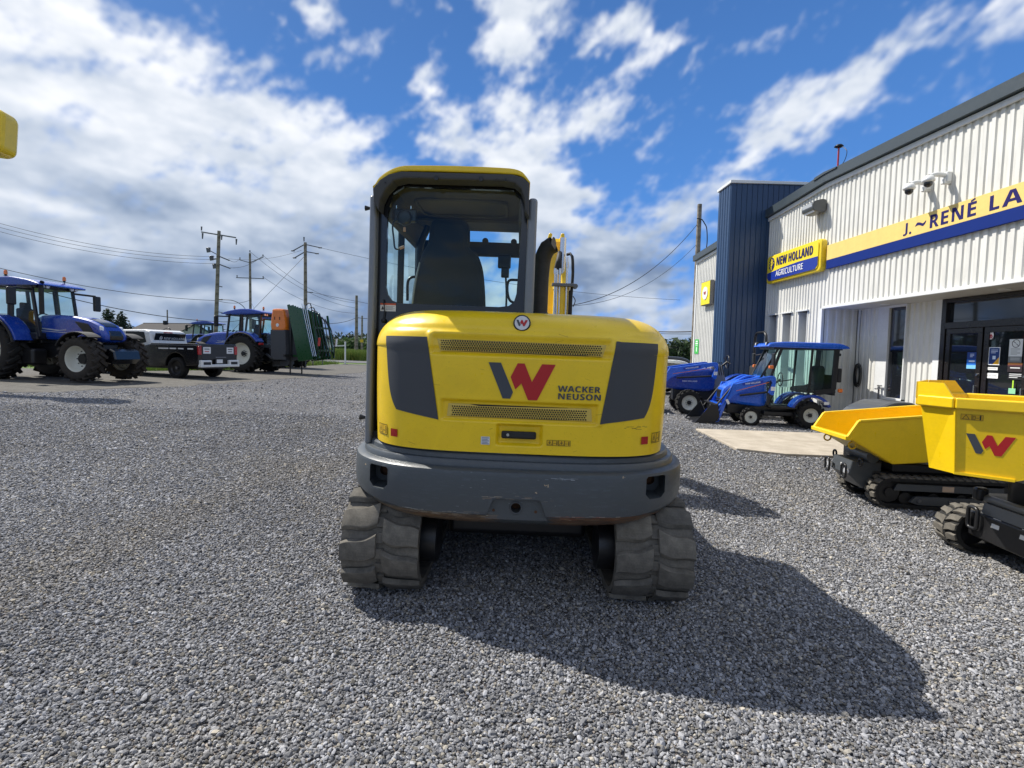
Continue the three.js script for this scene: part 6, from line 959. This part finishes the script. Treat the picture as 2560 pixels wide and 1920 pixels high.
for (const [x, y] of [[0.6, 9.15], [0.7, 8.45]]) part(pA, 'line_insulator', beam([0.1, y + 0.1, 0], [x + 0.4, y - 0.2, 0], 0.08, 0.1), mInsul);
part(pA, 'side_bracket', [beam([0.1, 6.6, 0], [0.45, 6.55, 0], 0.05, 0.08), box(0.2, 0.5, 0.15, -0.22, 1.5, 0.12)], mInsul);
const pB = poleAt(627, -62, 12.0, 0.14, 'slim wooden pole with two cross arms and a curved street lamp');
part(pB, 'cross_arm', [beam([0, 10.9, 0], [1.55, 11.6, 0], 0.08, 0.08), beam([0, 10.9, 0], [-1.2, 11.2, 0], 0.08, 0.08)], M.dull); part(pB, 'cross_arm', beam([-1.6, 9.15, 0], [1.6, 9.1, 0], 0.08, 0.09), M.dull);
for (const [x, y] of [[1.5, 11.75], [-1.15, 11.35], [0, 12.2], [-1.5, 9.3], [1.5, 9.25]]) part(pB, 'insulator', cyl(0.04, 0.07, 0.25, 'y', x, y, 0, 8), mInsul);
const sl = part(pB, 'street_lamp_arm', tube([[0, 4.6, 0], [-0.3, 5.2, 0.1], [-0.9, 6.0, 0.3], [-1.8, 6.45, 0.5], [-2.9, 6.5, 0.7]], 0.04, 24, 8), M.dull); part(sl, 'lamp_head', [box(0.75, 0.14, 0.3, -3.2, 6.5, 0.75, 0.05)], M.dull);
const pC = poleAt(764, -50, 11.2, 0.16, 'tall wooden pole with angled insulator brackets beside the sprayer');
for (const [x, y, x2, y2] of [[-0.1, 11.0, -1.15, 10.4], [-0.1, 10.3, -1.0, 9.75], [0.1, 11.0, 1.4, 10.75], [0.1, 10.35, 1.1, 10.2]]) part(pC, 'insulator_bracket', [beam([x, y, 0], [x2, y2, 0], 0.07, 0.08), cyl(0.06, 0.06, 0.3, 'x', x2, y2, 0, 8)], mInsul);
part(pC, 'insulator', cyl(0.05, 0.07, 0.4, 'y', -0.12, 11.5, 0, 8), mInsul); part(pC, 'side_bracket', beam([0.1, 6.6, 0], [0.7, 6.55, 0], 0.07, 0.08), mInsul);
const pD = poleAt(891, -72, 8.6, 0.2, 'plain wooden pole standing in the tall roadside grass'); const pE = poleAt(905, -84, 6.6, 0.15, 'short wooden stub pole with small yellow plate in the grass'); part(pE, 'yellow_plate', box(0.5, 0.45, 0.03, 0, 2.6, 0.2), M.yellowFlat);
const pF = poleAt(1734, -29, 10.2, 0.14, 'wooden pole with service wires at the end of the white building'); part(pF, 'wire_wrap', tube([[-0.16, 9.4, 0.1], [0.05, 9.35, 0.2], [0.3, 9.1, 0.1], [0.42, 9.0, 0], [0.5, 8.2, 0], [0.42, 7.2, 0], [0.5, 6.4, 0]], 0.03, 24, 6), mWire);
poleAt(420, -95, 6.9, 0.12, 'thin distant pole rising behind the house roof'); 
const P3 = (t, dx, dy, dz = 0) => { t.updateMatrixWorld(true); return V(dx, dy, dz).applyMatrix4(t.matrixWorld).toArray(); };
const out = (px, py, z) => atZ(px, py, z).toArray();
[[9.2, 538, -0.3], [8.95, 549, -0.1], [8.6, 560, 0.1]].forEach(([y, py, dx], i) => { cable('power_line', out(-120, py - 15, -40), P3(pA, dx, y), 0.8, 0.016, ['topmost of three close wires running out left of the leaning pole', 'middle of three close wires running out left of the leaning pole', 'lowest of three close wires running out left of the leaning pole'][i]); });
cable('telephone_cable', out(-120, 640, -36), P3(pA, 0, 5.3), 0.6, 0.022, 'telephone cable reaching the leaning pole at mid height'); cable('telephone_cable', P3(pA, 0, 5.3), P3(pB, 0, 6.6), 0.3, 0.022, 'thin cable between the leaning pole and the street lamp pole');
cable('telephone_cable', out(60, 716, -34), P3(pA, 0, 3.4), 0.4, 0.028, 'thick black cable starting above the large tractor roof'); cable('telephone_cable', P3(pA, 0, 3.4), P3(pB, 0, 4.6), 0.2, 0.028, 'thick cable bending down to the street lamp pole');
cable('telephone_cable', P3(pA, 0.1, 4.3), P3(pC, 0, 3.9), 0.25, 0.03, 'thick black cable between the leaning pole and the sprayer pole'); cable('telephone_cable', P3(pC, 0, 3.9), P3(pD, 0, 5.6), 0.5, 0.03, 'thick black cable from the sprayer pole to the grass pole'); cable('telephone_cable', P3(pD, 0, 5.6), out(1800, 835, -72), 0.6, 0.04, 'black cable passing behind the excavator cab');
cable('power_line', P3(pA, 1.0, 9.0), P3(pB, -1.15, 11.4), 0.3, 0.018, 'wire from the leaning pole up to the slim pole top'); cable('power_line', P3(pA, 1.1, 8.3), P3(pB, 1.5, 11.8), 0.4, 0.018, 'lower wire from the leaning pole to the slim pole');
cable('power_line', P3(pB, 1.5, 11.8), P3(pD, 0, 7.6), 1.2, 0.018, 'upper wire falling from the slim pole to the grass pole'); cable('power_line', P3(pB, 0, 12.2), P3(pD, 0, 6.9), 1.2, 0.018, 'second wire falling from the slim pole to the grass pole'); cable('power_line', P3(pB, 1.5, 9.3), P3(pD, 0, 6.2), 1.0, 0.018, 'third wire falling from the slim pole to the grass pole');
cable('power_line', P3(pC, 1.4, 10.75), out(1700, 750, -52), 0.8, 0.016, 'wire leaving the sprayer pole top to the right'); cable('power_line', P3(pC, 0.7, 6.55), out(1700, 870, -52), 0.5, 0.016, 'thin wire leaving the sprayer pole at mid height');
cable('guy_wire', P3(pC, -0.1, 9.9), [P3(pC, 0, 0)[0] - 6.2, gy(-24), -44], 0, 0.018, 'straight guy wire slanting down from the sprayer pole'); cable('power_line', P3(pB, 0, 6.5), out(690, 860, -46), 0.2, 0.018, 'wire dropping behind the sprayer from the slim pole');
cable('power_line', P3(pC, -0.3, 10.5), P3(pA, 0.9, 9.1), 0.4, 0.013, 'faint wire between the sprayer pole and the leaning pole');
cable('service_cable', P3(pF, -0.1, 9.1), out(1410, 766, -22), 0.9, 0.016, 'sagging service cable from the building pole to behind the excavator'); cable('service_cable', P3(pF, -0.1, 8.0), out(1420, 765, -22), 0.8, 0.010, 'faint thin cable under the sagging service cable'); cable('telephone_cable', P3(pF, 0, 3.2), out(1500, 812, -40), 0.2, 0.035, 'level black cable meeting the building pole above the white car');

// ---------------------------------------------------------------- pipe gate, house, shed
{
  const g = atZ(863, 880, -47), t = thing('pipe_gate', 'white painted pipe barrier gate at the yard exit', 'gate', [g.x, gy(g.x), -47]);
  part(t, 'post', cyl(0.07, 0.07, 2.05, 'y', 0, 1.02, 0, 12), M.white); part(t, 'post', cyl(0.05, 0.05, 1.75, 'y', -2.9, 0.87, 0, 12), M.white); part(t, 'rail', beam([-2.9, 1.55, 0], [0, 1.68, 0], 0.06, 0.1), M.white); part(t, 'foot_plate', box(0.4, 0.05, 0.3, 0, 0.02, 0), M.dull);
  const p = atZ(806, 880, -44), s = thing('sign_post', 'thin grey sign post with a leaning red striped board', 'sign', [p.x, gy(p.x), -44]); part(s, 'post', cyl(0.05, 0.05, 2.2, 'y', 0, 1.1, 0, 10), M.dull); part(s, 'board', box(0.3, 0.7, 0.03, 0, 2.3, 0.06, 0, 0, 0, 0.1), std(lin(0.45, 0.2, 0.17), 0.6));
  const q = atZ(781, 880, -42), b = single('bollard', 'short wooden stake at the edge of the grass', 'stake', lathe([[0.08, -0.1], [0.08, 0.85], [0.001, 0.9]], 'y', 0, 0, 0, 10), mPole); b.position.set(q.x, gy(q.x), -42);
}
{
  const c = atZ(425, 840, -92), t = thing('house', 'low house with grey gabled roof beyond the pickup truck', 'house', [c.x, gy(c.x), -92], -0.25);
  part(t, 'wall', [ext([[-5.2, 0], [-5.2, 2.6], [5.2, 2.6], [5.2, 0]], 8), xf(ext([[-4, 2.6], [0, 4.4], [4, 2.6]], 0.2), 5.1, 0, 0, 0, Math.PI / 2, 0)], std(lin(0.42, 0.40, 0.36), 0.8));
  part(t, 'roof', [xf(box(11, 0.15, 4.9), 0, 3.42, 2.1, 0.42, 0, 0), xf(box(11, 0.15, 4.9), 0, 3.42, -2.1, -0.42, 0, 0)], std(lin(0.055, 0.05, 0.05), 0.9, { map: grime })); part(t, 'roof_vent', box(0.5, 0.6, 0.5, -0.6, 4.55, 0.3), M.black);
  part(t, 'window', box(1.2, 1.0, 0.05, -2.5, 1.6, 4.03), M.glassDark); part(t, 'window', box(1.2, 1.0, 0.05, 2.0, 1.6, 4.03), M.glassDark);
  const d = atZ(812, 855, -130), s = thing('shed', 'small pale shed far across the field by the trees', 'shed', [d.x, gy(d.x), -130], 0.3); part(s, 'wall', box(4, 2.6, 4, 0, 1.3, 0), std(lin(0.5, 0.5, 0.48), 0.8)); part(s, 'roof', ext([[-2.2, 2.55], [0, 3.5], [2.2, 2.55]], 4.4), std(lin(0.2, 0.2, 0.2), 0.8));
}
// ---------------------------------------------------------------- trees, far wood, grass
const leafM = (r, g, b) => new THREE.MeshPhysicalMaterial({ color: lin(r, g, b), roughness: 0.95, transmission: 0.25, thickness: 0 });
function crown(n, rx, ry, rz, size, seed, cone = 0) {
  const r = rngOf(seed), P = [];
  for (let i = 0; i < n; i++) {
    const a = r() * 6.283, c = r() * 2 - 1, q = Math.pow(r(), 0.45), s = Math.sqrt(1 - c * c), k = cone ? Math.max(0.12, 1 - (c * q + 1) / 2 * cone) : 1, wob = 0.8 + 0.35 * Math.sin(a * 3 + seed) * Math.cos(c * 4 + seed);
    const x = Math.cos(a) * s * q * rx * k * wob, y = c * q * ry, z = Math.sin(a) * s * q * rz * k * wob, t = size * (0.5 + r());
    for (let j = 0; j < 3; j++) P.push(x + (r() - 0.5) * 2 * t, y + (r() - 0.5) * 1.6 * t, z + (r() - 0.5) * 2 * t);
  }
  const g = new THREE.BufferGeometry(); g.setAttribute('position', new THREE.Float32BufferAttribute(P, 3)); g.computeVertexNormals(); return g;
}
function tree(px, z, h, w, label, seed, cone, m) { const p = atZ(px, 880, z), t = thing('tree', label, 'tree', [p.x, gy(p.x), z], 0, 'trees beyond the road'); part(t, 'trunk', lathe([[0.25, 0], [0.18, h * 0.4], [0.04, h * 0.9]], 'y', 0, 0, 0, 8), mPole); part(t, 'crown', xf(crown(900, w, h * 0.42, w, h * 0.05, seed, cone), 0, h * 0.58, 0), m); }
const gDark = leafM(0.022, 0.040, 0.018), gMid = leafM(0.035, 0.062, 0.022), gLite = leafM(0.07, 0.12, 0.03);
tree(272, -88, 6.6, 1.1, 'small round-topped tree just above the tractor bonnet', 3, 0, gDark); tree(305, -90, 6.2, 2.6, 'dark conifer between the tractor bonnet and the house', 5, 0.8, gDark); tree(325, -92, 4.2, 2.6, 'low dark conifer against the house roof', 8, 0.7, gDark);
{
  const far = (name, label, list, m) => { const g = mergeGeometries(list.map(([x, z, h, w, s]) => clean(xf(crown(Math.round(90 + w * 22), w, h * 0.55, w * 0.8, 0.55 + h * 0.05, s), x, gy(x) + h * 0.45, z)))); const o = single(name, label, 'woodland', g, m); o.userData.kind = 'stuff'; };
  const r = rngOf(31), L = [], L2 = [], L3 = [];
  for (let px = 250; px < 1570; px += 8) { const z = -230 - r() * 30, p = atZ(px, 870, z); L.push([p.x, z, 6.4 + r() * 2.6 - (px < 700 ? 1.5 : 0), 3.5 + r() * 2.5, px]); }
  for (let px = 1560; px < 1790; px += 6) { const z = -170 - r() * 25, p = atZ(px, 885, z); L2.push([p.x, z, 7.6 + r() * 1.8, 3 + r() * 2, px]); }
  for (let i = 0; i < 40; i++) { const z = -215 - r() * 12, p = atZ(780 + r() * 160, 870, z); L3.push([p.x, z, 3 + r() * 3, 2 + r() * 1.5, i * 3 + 1]); }
  far('far_woodland', 'dark line of trees beyond the field past the grass poles', L, gDark); far('far_woodland', 'green treeline behind the white car and building pole', L2, gMid); far('far_woodland', 'lighter bushes in front of the far dark trees', L3, gLite);
}
{
  const blade = []; const r = rngOf(9); for (let i = 0; i < 9; i++) { const a = r() * 6.28, x = (r() - 0.5) * 0.35, z = (r() - 0.5) * 0.35, h = 0.55 + r() * 0.45, lx = Math.cos(a) * 0.22, lz = Math.sin(a) * 0.22, w = 0.022; blade.push(x - w, 0, z, x + w, 0, z + w * 0.4, x + lx, h, z + lz); }
  const g = new THREE.BufferGeometry(); g.setAttribute('position', new THREE.Float32BufferAttribute(blade, 3)); g.computeVertexNormals();
  const sow = (label, n, m, f) => { const im = new THREE.InstancedMesh(g, m, n); im.name = numbered('tall_grass'); im.userData = { label, category: 'grass', kind: 'stuff' }; im.castShadow = im.receiveShadow = true; const q = new THREE.Quaternion(), m4 = new THREE.Matrix4(), c = new THREE.Color(); for (let i = 0; i < n; i++) { const [x, z, s] = f(); q.setFromAxisAngle(V(0, 1, 0), r() * 6.28); m4.compose(V(x, gy(x) - 0.04, z), q, V(s * 1.3, s, s * 1.3)); im.setMatrixAt(i, m4); const k = 0.7 + 0.6 * r(), y = r() > 0.75 ? 1.35 : 1; c.setRGB(0.17 * k * y, 0.25 * k, 0.045 * k); im.setColorAt(i, c); } scene.add(im); };
  const gm = std(0xffffff, 0.9, { side: THREE.DoubleSide });
  sow('tall green grass across the road behind the gate', 16000, gm, () => { const z = -61.5 - r() * r() * 45, px = 640 + r() * 330, p = atZ(px, 880, z); return [p.x, z, 0.8 + r() * 0.7]; });
  sow('short verge grass behind the parked pickup and tractors', 9000, gm, () => { const x = -14.8 - r() * 18, z = -26.6 - r() * 22; return inside(x, z, YARD) ? [x - 4, z - 7, 0.3] : [x, z, 0.22 + r() * 0.25]; });
}

// ---------------------------------------------------------------- cars by the far end of the building
{
  const t = thing('parked_car', 'white hatchback car behind the compact tractors', 'car', ground(6.9, -24.0), Math.PI + 0.08);
  const lower = smooth([[-2.1, 0.3], [-2.15, 0.8], [-1.9, 0.98], [0.9, 0.95], [1.95, 0.78], [2.1, 0.5], [2.05, 0.28]], 3);
  part(t, 'body', ext(lower, 1.78, { bevel: 0.08 }), M.white); part(t, 'cabin', ext(smooth([[-2.0, 0.9], [-1.75, 1.38], [-1.2, 1.55], [0.1, 1.56], [0.5, 1.42], [1.15, 0.92]], 4), 1.5, { bevel: 0.1 }), M.white);
  for (const s of [-1, 1]) { part(t, 'side_window', ext([[-1.6, 1.0], [-1.35, 1.38], [-0.5, 1.44], [-0.5, 1.0]], 0.02, { z: s * 0.752 }), M.glassDark); part(t, 'side_window', ext([[-0.42, 1.0], [-0.42, 1.44], [0.1, 1.43], [0.42, 1.3], [0.85, 1.0]], 0.02, { z: s * 0.752 }), M.glassDark); for (const x of [-1.3, 1.3]) wheel(t, x, 0.31, s * 0.78, { R: 0.31, w: 0.2, rim: 0.2, side: s, rimMat: M.dull, dish: 0.3, hubR: 0.25, bolts: 5 }); part(t, 'headlamp', box(0.2, 0.14, 0.35, 1.93, 0.72, s * 0.62, 0.04), M.lens); part(t, 'tail_lamp', box(0.1, 0.3, 0.2, -2.07, 0.9, s * 0.75, 0.03), M.red); }
  const b = t.clone(); b.name = numbered('parked_car'); b.position.set(9.2, gy(9.2), -31); b.userData = { label: 'dark grey car with only its roof showing behind the white car', category: 'car' }; b.scale.setScalar(1.12); b.traverse((o) => { if (o.isMesh && o.material === M.white) o.material = M.slate; }); scene.add(b);
}
// ---------------------------------------------------------------- tall yellow machine whose boom head reaches in at the left
{
  const o = [-20.2, gy(-20.2), -15.3], t = thing('boom_machine', 'tall yellow machine with rounded boom head reaching in beside the large tractor', 'boom lift', o);
  const A = atZ(2, 335, -16.5).sub(V(...o));
  part(t, 'boom_head', xf(ext(rrect(-0.95, -0.66, 0.27, 0.66, 0.26, 6), 0.7, { bevel: 0.12 }), A.x, A.y, A.z, 0, 0.15, -0.08), M.yellow); part(t, 'head_slot', xf(box(0.24, 0.05, 0.02, 0, 0, 0, 0.01), A.x + 0.0, A.y - 0.18, A.z + 0.36, 0, 0.15, -0.35), M.black);
  part(t, 'boom', [beam([0, 1.8, 0], [A.x - 0.6, A.y, A.z], 0.4, 0.5, 0.04)], M.yellow); part(t, 'boom_ram', rod([0.2, 1.4, 0.3], [A.x * 0.5, A.y * 0.55, A.z * 0.5 + 0.1], 0.09), M.steel);
  part(t, 'body', [box(2.6, 1.0, 2.0, -0.6, 1.3, 0, 0.15), box(1.2, 1.3, 0.9, -0.2, 2.2, 0.5, 0.1)], M.yellow); part(t, 'chassis', box(3.2, 0.5, 1.4, -0.4, 0.75, 0, 0.06), M.black);
  for (const x of [-1.6, 0.9]) for (const s of [-1, 1]) wheel(t, x, 0.6, s * 0.95, { R: 0.6, w: 0.42, rim: 0.32, n: 16, lug: 0.04, side: s, rimMat: M.yellowFlat });
}
renderer.render(scene, camera);
